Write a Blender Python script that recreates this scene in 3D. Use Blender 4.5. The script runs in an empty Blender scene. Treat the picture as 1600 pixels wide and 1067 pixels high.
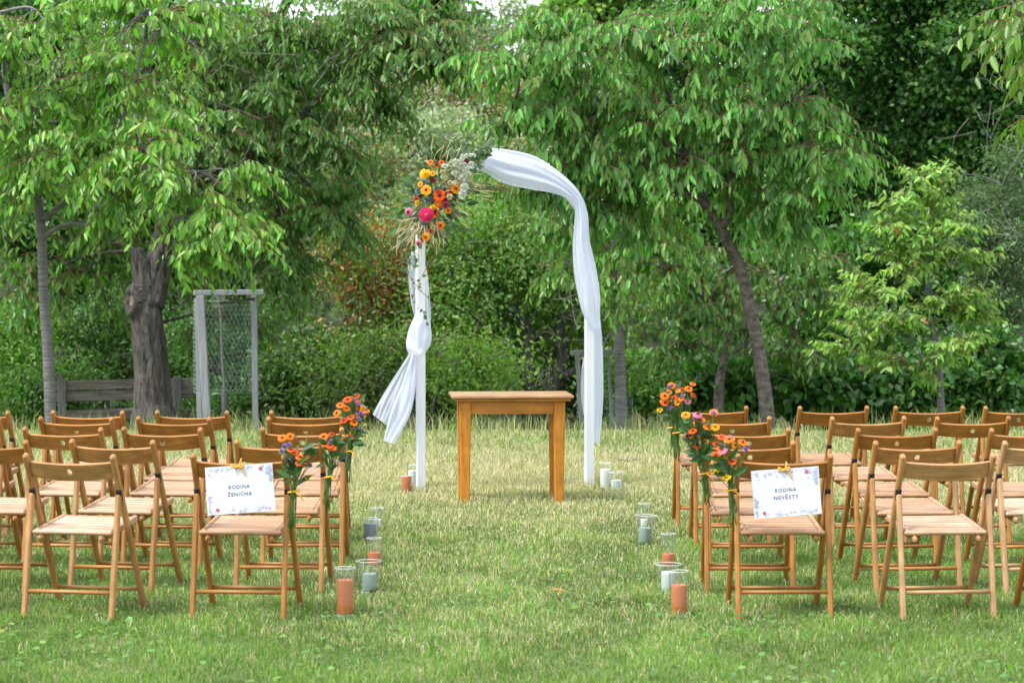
import bpy, bmesh, math, random
import numpy as np
from mathutils import Vector, Matrix

# ------------------------------------------------------------------ camera, sky, sun, exposure
SC = bpy.context.scene
COL = SC.collection
F, CAM_H, HOR = 3500.0, 1.6, 425.0            # focal length in pixels of a 1600 px wide frame, eye height, horizon row
PITCH = math.atan((533.5 - HOR) / F)
cam_d = bpy.data.cameras.new('camera')
cam = bpy.data.objects.new('camera', cam_d); COL.objects.link(cam)
cam.location = (0, 0, CAM_H); cam.rotation_euler = (math.pi / 2 - PITCH, 0, 0)
cam_d.sensor_width = 36.0; cam_d.lens = F / 1600 * 36
cam_d.clip_end = 600
cam_d.dof.use_dof = True; cam_d.dof.focus_distance = 14.6; cam_d.dof.aperture_fstop = 5.0
SC.camera = cam

SUN_EL, SUN_AZ = math.radians(57), math.radians(240)
world = bpy.data.worlds.new('World'); SC.world = world; world.use_nodes = True
wt = world.node_tree; wt.nodes.clear()
w_out = wt.nodes.new('ShaderNodeOutputWorld'); w_bg = wt.nodes.new('ShaderNodeBackground')
w_sky = wt.nodes.new('ShaderNodeTexSky'); w_sky.sky_type = 'NISHITA'; w_sky.sun_disc = False
w_sky.sun_elevation = SUN_EL; w_sky.sun_rotation = SUN_AZ
w_mix = wt.nodes.new('ShaderNodeMix'); w_mix.data_type = 'RGBA'
w_mix.inputs['Factor'].default_value = 0.72                         # thin high cloud over the blue
w_mix.inputs['B'].default_value = (8.8, 9.1, 9.6, 1)
wt.links.new(w_sky.outputs[0], w_mix.inputs['A'])
wt.links.new(w_mix.outputs['Result'], w_bg.inputs['Color'])
w_bg.inputs['Strength'].default_value = 0.115
wt.links.new(w_bg.outputs[0], w_out.inputs['Surface'])

sun_d = bpy.data.lights.new('sun', 'SUN'); sun = bpy.data.objects.new('sun', sun_d); COL.objects.link(sun)
sun_d.energy = 2.7; sun_d.angle = math.radians(15); sun_d.color = (1.0, 0.97, 0.91)
to_sun = Vector((math.sin(SUN_AZ) * math.cos(SUN_EL), math.cos(SUN_AZ) * math.cos(SUN_EL), math.sin(SUN_EL)))
sun.rotation_euler = to_sun.to_track_quat('Z', 'Y').to_euler()
sun.location = to_sun * 60

SC.view_settings.view_transform = 'Standard'; SC.view_settings.look = 'None'
SC.view_settings.exposure = 1.0; SC.view_settings.gamma = 1.0
SC.view_settings.use_curve_mapping = False
SC.render.engine = 'CYCLES'
SC.cycles.max_bounces = 6; SC.cycles.diffuse_bounces = 3; SC.cycles.transparent_max_bounces = 12
SC.cycles.caustics_reflective = False; SC.cycles.caustics_refractive = False

R = np.random.default_rng(7)
random.seed(7)
PI = math.pi

# ------------------------------------------------------------------ helpers
def at(px, py, d):
    """point of the place that lies d metres ahead, read off the photograph's grid"""
    dx = (px - 800) / F; dy = -(py - 533.5) / F
    ry = math.cos(PITCH) + dy * math.sin(PITCH); rz = -math.sin(PITCH) + dy * math.cos(PITCH)
    k = d / ry
    return Vector((dx * k, d, CAM_H + rz * k))

def sstep(t):
    t = np.clip(t, 0, 1); return t * t * (3 - 2 * t)

def gz(x, y):
    """height of the ground"""
    x = np.asarray(x, float); y = np.asarray(y, float)
    z = -0.75 * sstep((y - 21) / 10.0)
    z = z + 8.6 * sstep((y - 40) / 34.0) * (1 - 0.16 * np.exp(-((x + 0.6) / 4.5) ** 2))
    z = z + 0.10 * sstep((y - 30) / 8) * np.sin(x * .7 + y * .3)
    return z

def tag(o, label=None, cat=None, group=None, kind=None):
    if label: o['label'] = label
    if cat: o['category'] = cat
    if group: o['group'] = group
    if kind: o['kind'] = kind
    return o

def thing(name, label, cat, loc=(0, 0, 0), rotz=0.0, group=None):
    o = bpy.data.objects.new(name, None); COL.objects.link(o)
    o.empty_display_size = .1
    o.location = loc; o.rotation_euler = (0, 0, rotz)
    return tag(o, label, cat, group)

def link(name, me, parent=None, material=None):
    o = bpy.data.objects.new(name, me); COL.objects.link(o)
    if material is not None and len(me.materials) == 0: me.materials.append(material)
    if parent is not None: o.parent = parent
    return o

def me_from(name, v, f, smooth=False):
    me = bpy.data.meshes.new(name)
    me.from_pydata([tuple(p) for p in v], [], f); me.update()
    if smooth: me.polygons.foreach_set('use_smooth', [True] * len(me.polygons))
    return me

def me_bm(name, bm, smooth=False):
    me = bpy.data.meshes.new(name); bmesh.ops.recalc_face_normals(bm, faces=bm.faces)
    bm.to_mesh(me); bm.free()
    if smooth: me.polygons.foreach_set('use_smooth', [True] * len(me.polygons))
    return me

def me_np(name, V, faces_per, nv_per, tmpl_faces, col=None):
    """many copies of one small template: V is (n, nv_per, 3)"""
    n = V.shape[0]
    me = bpy.data.meshes.new(name)
    loops = np.concatenate([np.array(f) for f in tmpl_faces]); sizes = np.array([len(f) for f in tmpl_faces])
    L = (np.arange(n)[:, None] * nv_per + loops[None]).ravel()
    S = np.tile(sizes, n); ST = np.concatenate([[0], np.cumsum(S)[:-1]])
    me.vertices.add(n * nv_per); me.vertices.foreach_set('co', V.astype(np.float32).ravel())
    me.loops.add(len(L)); me.loops.foreach_set('vertex_index', L.astype(np.int32))
    me.polygons.add(len(S)); me.polygons.foreach_set('loop_start', ST.astype(np.int32))
    me.polygons.foreach_set('loop_total', S.astype(np.int32))
    me.update(calc_edges=True)
    if col is not None:
        a = me.color_attributes.new('col', 'FLOAT_COLOR', 'POINT')
        C = np.ones((n, nv_per, 4), np.float32); C[:, :, :3] = col if col.ndim == 3 else col[:, None, :]
        a.data.foreach_set('color', C.ravel())
    return me

def tubes(paths, sides=6, cap=True):
    """paths: list of (points, radii); returns verts, faces"""
    V, Fc = [], []
    ang = np.arange(sides) * 2 * PI / sides
    ca, sa = np.cos(ang), np.sin(ang)
    for pts, rad in paths:
        p = np.array([tuple(q) for q in pts], float); n = len(p)
        rad = np.broadcast_to(np.asarray(rad, float), (n,))
        t = np.gradient(p, axis=0); t /= np.linalg.norm(t, axis=1)[:, None] + 1e-9
        ref = np.array([1., 0, 0]) if abs(t[:, 0]).mean() < .7 else np.array([0, 0, 1.])
        a = np.cross(t, ref); a /= np.linalg.norm(a, axis=1)[:, None] + 1e-9
        b = np.cross(t, a)
        base = len(V)
        ring = p[:, None, :] + rad[:, None, None] * (a[:, None, :] * ca[None, :, None] + b[:, None, :] * sa[None, :, None])
        V.extend(map(tuple, ring.reshape(-1, 3)))
        for i in range(n - 1):
            for k in range(sides):
                k2 = (k + 1) % sides
                Fc.append((base + i * sides + k, base + i * sides + k2, base + (i + 1) * sides + k2, base + (i + 1) * sides + k))
        if cap:
            Fc.append(tuple(base + k for k in range(sides))[::-1])
            Fc.append(tuple(base + (n - 1) * sides + k for k in range(sides)))
    return V, Fc

def tube_me(name, paths, sides=6, smooth=True):
    v, f = tubes(paths, sides); return me_from(name, v, f, smooth)

def curve_pts(pts, n=10):
    """Catmull-Rom through pts"""
    P = [np.array(tuple(p), float) for p in pts]; P = [2 * P[0] - P[1]] + P + [2 * P[-1] - P[-2]]
    out = []
    for i in range(1, len(P) - 2):
        for k in range(n):
            t = k / n
            out.append(.5 * ((2 * P[i]) + (-P[i - 1] + P[i + 1]) * t + (2 * P[i - 1] - 5 * P[i] + 4 * P[i + 1] - P[i + 2]) * t * t
                             + (-P[i - 1] + 3 * P[i] - 3 * P[i + 1] + P[i + 2]) * t ** 3))
    out.append(P[-2]); return np.array(out)

def bar(bm, p0, p1, w, t, side=(1, 0, 0), bev=.003):
    """square bar p0->p1, w wide along side, t thick across it"""
    p0, p1 = Vector(p0), Vector(p1); d = (p1 - p0).normalized()
    s = Vector(side); s = (s - d * s.dot(d)).normalized(); u = d.cross(s)
    vs = []
    for q in (p0, p1):
        for a, b in ((-1, -1), (1, -1), (1, 1), (-1, 1)):
            vs.append(bm.verts.new(q + s * (a * w / 2) + u * (b * t / 2)))
    fs = [(0, 1, 2, 3), (7, 6, 5, 4), (0, 4, 5, 1), (1, 5, 6, 2), (2, 6, 7, 3), (3, 7, 4, 0)]
    faces = [bm.faces.new([vs[i] for i in f]) for f in fs]
    if bev:
        es = list({e for f in faces for e in f.edges})
        bmesh.ops.bevel(bm, geom=es, offset=bev, segments=1, affect='EDGES', profile=.5)

def bar_me(name, *a, **k):
    bm = bmesh.new(); bar(bm, *a, **k); return me_bm(name, bm)

def lathe_me(name, prof, n=20, smooth=True):
    v, f = [], []
    m = len(prof)
    for k in range(n):
        a = 2 * PI * k / n
        for r, z in prof: v.append((r * math.cos(a), r * math.sin(a), z))
    for k in range(n):
        k2 = (k + 1) % n
        for i in range(m - 1):
            f.append((k * m + i, k2 * m + i, k2 * m + i + 1, k * m + i + 1))
    me = me_from(name, v, f, smooth)
    bm = bmesh.new(); bm.from_mesh(me); bmesh.ops.remove_doubles(bm, verts=bm.verts, dist=1e-5)
    bmesh.ops.recalc_face_normals(bm, faces=bm.faces); bm.to_mesh(me); bm.free(); return me

# ------------------------------------------------------------------ materials
def nodes_of(name):
    m = bpy.data.materials.new(name); m.use_nodes = True
    nt = m.node_tree; b = nt.nodes['Principled BSDF']; return m, nt, b

def N(nt, kind, **k):
    n = nt.nodes.new(kind)
    for a, v in k.items(): setattr(n, a, v)
    return n

def noise_mat(name, c1, c2, scale=8, rough=.6, stretch=(1, 1, 1), bump=0.0, spec=.3, detail=5, lo=.3, hi=.7, coord='Object'):
    m, nt, b = nodes_of(name)
    tc = N(nt, 'ShaderNodeTexCoord'); mp = N(nt, 'ShaderNodeMapping'); mp.inputs['Scale'].default_value = stretch
    nz = N(nt, 'ShaderNodeTexNoise'); nz.inputs['Scale'].default_value = scale; nz.inputs['Detail'].default_value = detail
    rp = N(nt, 'ShaderNodeValToRGB'); rp.color_ramp.elements[0].color = (*c1, 1); rp.color_ramp.elements[1].color = (*c2, 1)
    rp.color_ramp.elements[0].position = lo; rp.color_ramp.elements[1].position = hi
    L = nt.links.new
    L(tc.outputs[coord], mp.inputs[0]); L(mp.outputs[0], nz.inputs['Vector']); L(nz.outputs['Fac'], rp.inputs[0])
    L(rp.outputs[0], b.inputs['Base Color']); b.inputs['Roughness'].default_value = rough
    b.inputs['Specular IOR Level'].default_value = spec
    if bump:
        bp = N(nt, 'ShaderNodeBump'); bp.inputs['Strength'].default_value = bump; bp.inputs['Distance'].default_value = .02
        L(nz.outputs['Fac'], bp.inputs['Height']); L(bp.outputs[0], b.inputs['Normal'])
    return m

def wood_mat(name, stretch, dark, mid, pale, rough=.42):
    """varnished beech; the property 'tone' of each piece runs from honey to bleached"""
    m, nt, b = nodes_of(name); L = nt.links.new
    tc = N(nt, 'ShaderNodeTexCoord'); mp = N(nt, 'ShaderNodeMapping'); mp.inputs['Scale'].default_value = stretch
    oi = N(nt, 'ShaderNodeObjectInfo'); ad = N(nt, 'ShaderNodeVectorMath', operation='ADD')
    cm = N(nt, 'ShaderNodeCombineXYZ'); ml = N(nt, 'ShaderNodeMath', operation='MULTIPLY'); ml.inputs[1].default_value = 37
    L(oi.outputs['Random'], ml.inputs[0])
    for i in range(3): L(ml.outputs[0], cm.inputs[i])
    L(tc.outputs['Object'], mp.inputs[0]); L(mp.outputs[0], ad.inputs[0]); L(cm.outputs[0], ad.inputs[1])
    nz = N(nt, 'ShaderNodeTexNoise'); nz.inputs['Scale'].default_value = 1; nz.inputs['Detail'].default_value = 6
    nz.inputs['Distortion'].default_value = .6
    L(ad.outputs[0], nz.inputs['Vector'])
    att = N(nt, 'ShaderNodeAttribute', attribute_type='OBJECT', attribute_name='tone')
    r1 = N(nt, 'ShaderNodeValToRGB')
    e = r1.color_ramp.elements; e[0].color = (*dark, 1); e[0].position = 0
    e[1].color = (*pale, 1); e[1].position = 1; x = e.new(.5); x.color = (*mid, 1)
    L(att.outputs['Fac'], r1.inputs[0])
    r2 = N(nt, 'ShaderNodeMapRange'); r2.inputs['From Min'].default_value = .3; r2.inputs['From Max'].default_value = .7
    r2.inputs['To Min'].default_value = .72; r2.inputs['To Max'].default_value = 1.16
    L(nz.outputs['Fac'], r2.inputs['Value'])
    nw = N(nt, 'ShaderNodeTexNoise'); nw.inputs['Scale'].default_value = 9; nw.inputs['Detail'].default_value = 4
    av = N(nt, 'ShaderNodeVectorMath', operation='ADD'); L(tc.outputs['Object'], av.inputs[0]); L(cm.outputs[0], av.inputs[1]); L(av.outputs[0], nw.inputs['Vector'])
    wr = N(nt, 'ShaderNodeMapRange'); wr.inputs['From Min'].default_value = .35; wr.inputs['From Max'].default_value = .7; wr.inputs['To Min'].default_value = .82; wr.inputs['To Max'].default_value = 1.12
    L(nw.outputs['Fac'], wr.inputs['Value']); mm = N(nt, 'ShaderNodeMath', operation='MULTIPLY'); L(r2.outputs[0], mm.inputs[0]); L(wr.outputs[0], mm.inputs[1])
    mx = N(nt, 'ShaderNodeVectorMath', operation='SCALE')
    L(r1.outputs[0], mx.inputs[0]); L(mm.outputs[0], mx.inputs['Scale']); L(mx.outputs[0], b.inputs['Base Color'])
    b.inputs['Roughness'].default_value = rough; b.inputs['Specular IOR Level'].default_value = .4
    rr = N(nt, 'ShaderNodeMapRange'); rr.inputs['To Min'].default_value = rough - .1; rr.inputs['To Max'].default_value = rough + .18
    L(nz.outputs['Fac'], rr.inputs['Value']); L(rr.outputs[0], b.inputs['Roughness'])
    return m

def leaf_mat(name, transl=.35, rough=.5, spec=.35):
    m, nt, b = nodes_of(name); L = nt.links.new
    at_ = N(nt, 'ShaderNodeAttribute', attribute_name='col')
    L(at_.outputs['Color'], b.inputs['Base Color']); b.inputs['Roughness'].default_value = rough
    b.inputs['Specular IOR Level'].default_value = spec
    tr = N(nt, 'ShaderNodeBsdfTranslucent'); hs = N(nt, 'ShaderNodeMix', data_type='RGBA', blend_type='MULTIPLY')
    hs.inputs['Factor'].default_value = 1; hs.inputs['B'].default_value = (1.05, 1.4, .55, 1)
    L(at_.outputs['Color'], hs.inputs['A']); L(hs.outputs['Result'], tr.inputs['Color'])
    mx = N(nt, 'ShaderNodeMixShader'); mx.inputs[0].default_value = transl
    L(b.outputs[0], mx.inputs[1]); L(tr.outputs[0], mx.inputs[2])
    L(mx.outputs[0], nt.nodes['Material Output'].inputs['Surface'])
    return m

def cloth_mat():
    m, nt, b = nodes_of('white_tulle'); L = nt.links.new
    b.inputs['Base Color'].default_value = (.77, .81, .93, 1); b.inputs['Roughness'].default_value = .75
    b.inputs['Specular IOR Level'].default_value = .2
    tr = N(nt, 'ShaderNodeBsdfTranslucent'); tr.inputs['Color'].default_value = (.79, .83, .95, 1)
    tp = N(nt, 'ShaderNodeBsdfTransparent')
    m1 = N(nt, 'ShaderNodeMixShader'); m1.inputs[0].default_value = .35
    m2 = N(nt, 'ShaderNodeMixShader'); m2.inputs[0].default_value = .36
    L(b.outputs[0], m1.inputs[1]); L(tr.outputs[0], m1.inputs[2]); L(m1.outputs[0], m2.inputs[1]); L(tp.outputs[0], m2.inputs[2])
    L(m2.outputs[0], nt.nodes['Material Output'].inputs['Surface']); return m

def glass_mat():
    m, nt, b = nodes_of('clear_glass'); L = nt.links.new
    nt.nodes.remove(b)
    tp = N(nt, 'ShaderNodeBsdfTransparent'); tp.inputs['Color'].default_value = (.97, .98, .975, 1)
    gl = N(nt, 'ShaderNodeBsdfGlossy'); gl.inputs['Roughness'].default_value = .04
    lw = N(nt, 'ShaderNodeLayerWeight'); lw.inputs['Blend'].default_value = .5
    pw = N(nt, 'ShaderNodeMath', operation='POWER'); pw.inputs[1].default_value = 4.5; L(lw.outputs['Facing'], pw.inputs[0])
    fr = N(nt, 'ShaderNodeMapRange'); fr.inputs['To Min'].default_value = .035; fr.inputs['To Max'].default_value = .8; L(pw.outputs[0], fr.inputs['Value'])
    mx = N(nt, 'ShaderNodeMixShader'); L(fr.outputs[0], mx.inputs[0]); L(tp.outputs[0], mx.inputs[1]); L(gl.outputs[0], mx.inputs[2])
    L(mx.outputs[0], nt.nodes['Material Output'].inputs['Surface']); return m

def wax_mat(name, c):
    m = noise_mat(name, tuple(x * .9 for x in c), c, 14, .55, spec=.35)
    b = m.node_tree.nodes['Principled BSDF']; b.inputs['Subsurface Weight'].default_value = .25
    b.inputs['Subsurface Radius'].default_value = (.02, .012, .008); b.inputs['Subsurface Scale'].default_value = .4
    return m

M = {}
M['leaf'] = leaf_mat('leaf', .40, .36, .48); M['grass'] = leaf_mat('grass_blade', .3, .6, .25); M['petal'] = leaf_mat('petal', .22, .6, .2)
honey = ((.32, .125, .020), (.40, .18, .045), (.52, .32, .165))
M['wood_x'] = wood_mat('beech_across', (5, 60, 60), *honey)
M['wood_z'] = wood_mat('beech_along', (60, 22, 6), *honey)
seat_c = ((.39, .21, .105), (.45, .265, .15), (.53, .38, .265))  # the frame's beech, with the sky's pinkish sheen put into the colour
M['wood_seat'] = wood_mat('beech_seat', (5, 60, 60), *seat_c, rough=.36)
tab = ((.47, .175, .018), (.53, .21, .025), (.60, .28, .05))
M['table_x'] = wood_mat('pine_across', (4, 45, 45), *tab, rough=.35)
M['table_z'] = wood_mat('pine_along', (45, 45, 4), *tab, rough=.35)
M['table_top'] = wood_mat('pine_top', (4, 50, 50), (.36, .19, .09), (.42, .24, .12), (.5, .3, .17), rough=.3)
M['black_metal'] = noise_mat('black_metal', (.012, .012, .013), (.03, .03, .03), 30, .45)
M['white_paint'] = noise_mat('white_paint', (.68, .71, .76), (.76, .79, .84), 12, .5, (1, 1, .15))
M['tulle'] = cloth_mat(); M['glass'] = glass_mat()
M['terracotta'] = wax_mat('terracotta_wax', (.58, .175, .055)); M['sage'] = wax_mat('sage_wax', (.26, .34, .29))
M['white_wax'] = wax_mat('white_wax', (.8, .8, .78)); M['slate'] = wax_mat('slate_wax', (.2, .235, .265)); M['mint'] = wax_mat('mint_wax', (.58, .64, .62))
M['wick'] = noise_mat('wick', (.02, .02, .02), (.05, .045, .04), 50, .9)
M['paper'] = noise_mat('paper', (.68, .71, .80), (.71, .74, .83), 3, .6)
M['ink'] = noise_mat('ink', (.05, .055, .09), (.07, .075, .11), 60, .7)
M['ribbon'] = noise_mat('ribbon', (.7, .33, .02), (.8, .42, .04), 60, .4)
M['grey_wood'] = noise_mat('weathered_timber', (.08, .08, .078), (.20, .195, .19), 1, .85, (60, 60, 3), .35)
M['grey_plank'] = noise_mat('weathered_plank', (.085, .074, .064), (.235, .205, .18), 1, .85, (3, 60, 60), .4)
M['pale_post'] = noise_mat('silvered_post', (.21, .22, .235), (.33, .34, .36), 1, .8, (60, 60, 3), .3)
M['wire'] = noise_mat('galvanised_wire', (.16, .22, .21), (.26, .33, .32), 20, .5)
M['tube'] = noise_mat('dark_tube', (.03, .035, .04), (.06, .065, .07), 20, .6)
M['bark'] = noise_mat('cherry_bark', (.055, .045, .04), (.2, .175, .155), 1, .9, (14, 14, 22), .8, .2)
M['bark_grey'] = noise_mat('grey_cherry_bark', (.085, .08, .08), (.22, .21, .21), 1, .8, (6, 6, 70), .5, .3)
M['bark_old'] = noise_mat('old_bark', (.03, .027, .025), (.215, .195, .175), 1, .95, (26, 26, 4.5), 1.0, .15, detail=12, lo=.38, hi=.66)
for _n in M['bark_old'].node_tree.nodes:
    if _n.type == 'TEX_NOISE': _n.inputs['Roughness'].default_value = .72; _n.inputs['Distortion'].default_value = .8
    if _n.type == 'BUMP': _n.inputs['Distance'].default_value = .05
M['cut'] = noise_mat('cut_wood', (.12, .09, .07), (.3, .25, .21), 20, .9, bump=.5)
M['twig'] = noise_mat('red_twig', (.12, .055, .035), (.2, .11, .07), 20, .7)
M['dead'] = noise_mat('dead_twig', (.09, .085, .08), (.2, .19, .18), 20, .9)
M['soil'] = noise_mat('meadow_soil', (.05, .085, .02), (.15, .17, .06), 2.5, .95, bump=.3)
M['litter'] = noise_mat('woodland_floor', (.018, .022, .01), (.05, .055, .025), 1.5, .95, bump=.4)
def flat(name, c, rough=.6): return noise_mat(name, tuple(x * .85 for x in c), c, 40, rough)
M['disc'] = flat('flower_disc', (.045, .018, .01), .9); M['green_stem'] = flat('green_stem', (.09, .17, .035))
M['vine_stem'] = flat('vine_stem', (.16, .13, .05)); M['disc_yellow'] = flat('yellow_disc', (.5, .25, .02), .9)

# ------------------------------------------------------------------ ground
xs = np.concatenate([np.linspace(-90, -14, 20), np.linspace(-13, 13, 53), np.linspace(14, 90, 20)])
ys = np.concatenate([np.linspace(-10, 20, 31), np.linspace(20.5, 42, 44), np.linspace(43, 110, 46), np.linspace(120, 300, 10)])
gx, gy = np.meshgrid(xs, ys); gv = np.stack([gx, gy, gz(gx, gy)], -1).reshape(-1, 3)
nx = len(xs)
gf = [(j * nx + i, j * nx + i + 1, (j + 1) * nx + i + 1, (j + 1) * nx + i) for j in range(len(ys) - 1) for i in range(nx - 1)]
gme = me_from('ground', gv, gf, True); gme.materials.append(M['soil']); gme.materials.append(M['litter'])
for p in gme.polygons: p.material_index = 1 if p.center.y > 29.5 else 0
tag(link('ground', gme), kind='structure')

def vnoise(x, y, s, seed):
    r = np.random.default_rng(seed); t = 0
    for k in range(7):
        a = r.uniform(0, 2 * PI); f = s * r.uniform(.5, 1.9)
        t = t + np.sin((x * math.cos(a) + y * math.sin(a)) * f + r.uniform(0, 6.28) + 1.2 * np.sin((y * math.cos(a) - x * math.sin(a)) * f * .7))
    return t / 7 * 1.6

def blades(x, y, h, w, lean, col, name, label, cat, zoff=0.0):
    n = len(x); a = R.uniform(0, 2 * PI, n)
    side = np.stack([np.cos(a), np.sin(a), np.zeros(n)], 1)
    b = R.uniform(0, 2 * PI, n); ld = np.stack([np.cos(b), np.sin(b), np.zeros(n)], 1) * (lean * h)[:, None]
    base = np.stack([x, y, gz(x, y) + zoff], 1); up = np.array([0, 0, 1.])
    V = np.empty((n, 5, 3))
    V[:, 0] = base - side * (w / 2)[:, None]; V[:, 1] = base + side * (w / 2)[:, None]
    mid = base + up * (h * .6)[:, None] + ld * .3
    V[:, 2] = mid - side * (w * .42)[:, None]; V[:, 3] = mid + side * (w * .42)[:, None]
    V[:, 4] = base + up * (h * np.sqrt(np.clip(1 - .5 * lean ** 2, .15, 1)))[:, None] + ld
    me = me_np(name, V, 2, 5, [(0, 1, 3, 2), (2, 3, 4)], col)
    o = link(name, me, None, M['grass']); return tag(o, label, cat, kind='stuff')

def grass():
    parts = []
    for (y0, y1, dens) in ((8.0, 11, 5600), (11, 14, 4200), (14, 18, 3000), (18, 22, 2000), (22, 30, 700)):
        half = .245 * y1 + 1.2
        n = int(dens * 2 * half * (y1 - y0)); x = R.uniform(-half, half, n); y = R.uniform(y0, y1, n)
        k = np.abs(x) < .245 * y + 1.0; parts.append(np.stack([x[k], y[k]], 1))
    p = np.concatenate(parts); x, y = p[:, 0], p[:, 1]; n = len(x)
    cl = vnoise(x, y, 9, 3); big = vnoise(x, y, 1.3, 5); fine = vnoise(x, y, 26, 8)
    h = (.027 + .015 * np.clip(cl, -1, 1) + .030 * sstep((y - 14.6) / 4.5)) * R.uniform(.55, 1.5, n)
    h = np.clip(h, .014, .16)
    w = .0018 + .00023 * y * R.uniform(.7, 1.3, n)
    lean = np.clip(np.abs(R.normal(.45, .3, n)), .05, 1.15)
    dry = .27 + .62 * np.exp(-((y - 17.4) / 2.9) ** 2) + .17 * big + .16 * fine + .10 * cl + .14 * sstep((y - 13) / 3)
    dry -= .26 * np.exp(-((y - 8.6) / 1.4) ** 2) + .10 * np.exp(-((np.abs(x) - 2.2) / 1.0) ** 2)
    straw = (R.uniform(0, 1, n) < np.clip(dry, .04, .90))
    g = np.array([.165, .29, .066]) * R.uniform(.6, 1.35, (n, 1)) * np.stack([R.uniform(.8, 1.35, n), np.ones(n), R.uniform(.7, 1.3, n)], 1)
    g = g * (1 + .28 * np.clip(vnoise(x, y, 5, 55), -1, 1) + .15 * np.clip(cl, -1, 1))[:, None]
    s = np.array([.60, .52, .33]) * R.uniform(.65, 1.25, (n, 1)) * np.stack([np.ones(n), R.uniform(.92, 1.08, n), R.uniform(.8, 1.25, n)], 1)
    col = np.where(straw[:, None], s, g)
    blades(x, y, h, w, lean, col, 'lawn_grass', 'mown meadow grass, green with straw coloured patches', 'grass')
    # uncut grass along the edge of the meadow, with seed heads
    n = 15000; y = R.uniform(19.5, 27, n); x = R.uniform(-8.5, 8.5, n)
    k = (vnoise(x, y, 3, 21) + R.normal(0, .4, n) > .15); x, y = x[k], y[k]; n = len(x)
    h = R.uniform(.09, .26, n) * (.6 + .8 * sstep((y - 20) / 4)); straw = R.uniform(0, 1, n) < .6
    col = np.where(straw[:, None], np.array([.52, .47, .25]) * R.uniform(.6, 1.2, (n, 1)), np.array([.12, .24, .045]) * R.uniform(.6, 1.3, (n, 1)))
    blades(x, y, h, np.full(n, .008), np.clip(np.abs(R.normal(.35, .25, n)), 0, 1), col, 'uncut_grass', 'tall uncut grass stalks at the far edge of the meadow', 'grass')
grass()

# ------------------------------------------------------------------ leaves
T_NEAR = np.array([(0, 0, 0), (1, 0, -.16), (.5, 0, -.07), (.26, .40, .05), (.66, .36, -.02), (.26, -.40, .05), (.66, -.36, -.02)])
F_NEAR = [(0, 2, 4, 3), (2, 1, 4), (0, 5, 6, 2), (2, 6, 1)]
T_FAR = np.array([(0, 0, 0), (.45, .5, .06), (1, 0, -.12), (.45, -.5, .06)])
F_FAR = [(0, 2, 1), (0, 3, 2)]

def nrm(a): return a / (np.linalg.norm(a, axis=-1, keepdims=True) + 1e-9)

def leaf_frames(D, Nn):
    D = nrm(D); Nn = nrm(Nn - D * (Nn * D).sum(-1, keepdims=True)); S = np.cross(Nn, D); return D, S, Nn

def leaves_me(name, P, D, Nn, L, W, col, near=True):
    D, S, Nn = leaf_frames(D, Nn); T, Fc = (T_NEAR, F_NEAR) if near else (T_FAR, F_FAR)
    V = P[:, None] + D[:, None] * (L[:, None] * T[:, 0])[..., None] + S[:, None] * (W[:, None] * T[:, 1])[..., None] + Nn[:, None] * (L[:, None] * T[:, 2])[..., None]
    return me_np(name, V, len(Fc), len(T), Fc, col)

LEAF_TONES = {}
def leaf_templates(key, cols):
    if key not in LEAF_TONES:
        out = []
        for i, c in enumerate(cols):
            V = T_NEAR[None] * np.array([1, .42, 1])
            me = me_np('leaf', V, 4, 7, F_NEAR, np.array([c], float)); me.materials.append(M['leaf']); out.append(me)
        LEAF_TONES[key] = out
    return LEAF_TONES[key]

def leaf_colours(n, base, var=.3, yellow=.0, yel=(.22, .30, .05), rust=0.0, rst=(.42, .15, .04)):
    c = np.array(base) * np.clip(R.normal(1, var, (n, 1)), .45, 1.7)
    c = c * np.stack([R.uniform(.8, 1.25, n), np.ones(n), R.uniform(.7, 1.3, n)], 1)
    c = c * np.array([1.25, 1.46, 1.06])
    u = R.uniform(0, 1, n)
    c = np.where((u < yellow)[:, None], np.array(yel) * R.uniform(.7, 1.2, (n, 1)), c)
    c = np.where(((u >= yellow) & (u < yellow + rust))[:, None], np.array(rst) * R.uniform(.6, 1.3, (n, 1)), c)
    return c

def in_ball(n, bias=.45):
    v = nrm(R.normal(0, 1, (n, 3))); return v * (R.uniform(0, 1, (n, 1)) ** bias)

def bough(px, py, d, rx, ry, rd, n):
    """a bough of a crown: centre and radii (pixels of the photograph at that distance, depth radius in metres)"""
    return (np.array(at(px, py, d)), np.array([rx * d / F, rd, ry * d / F]), n)

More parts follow.
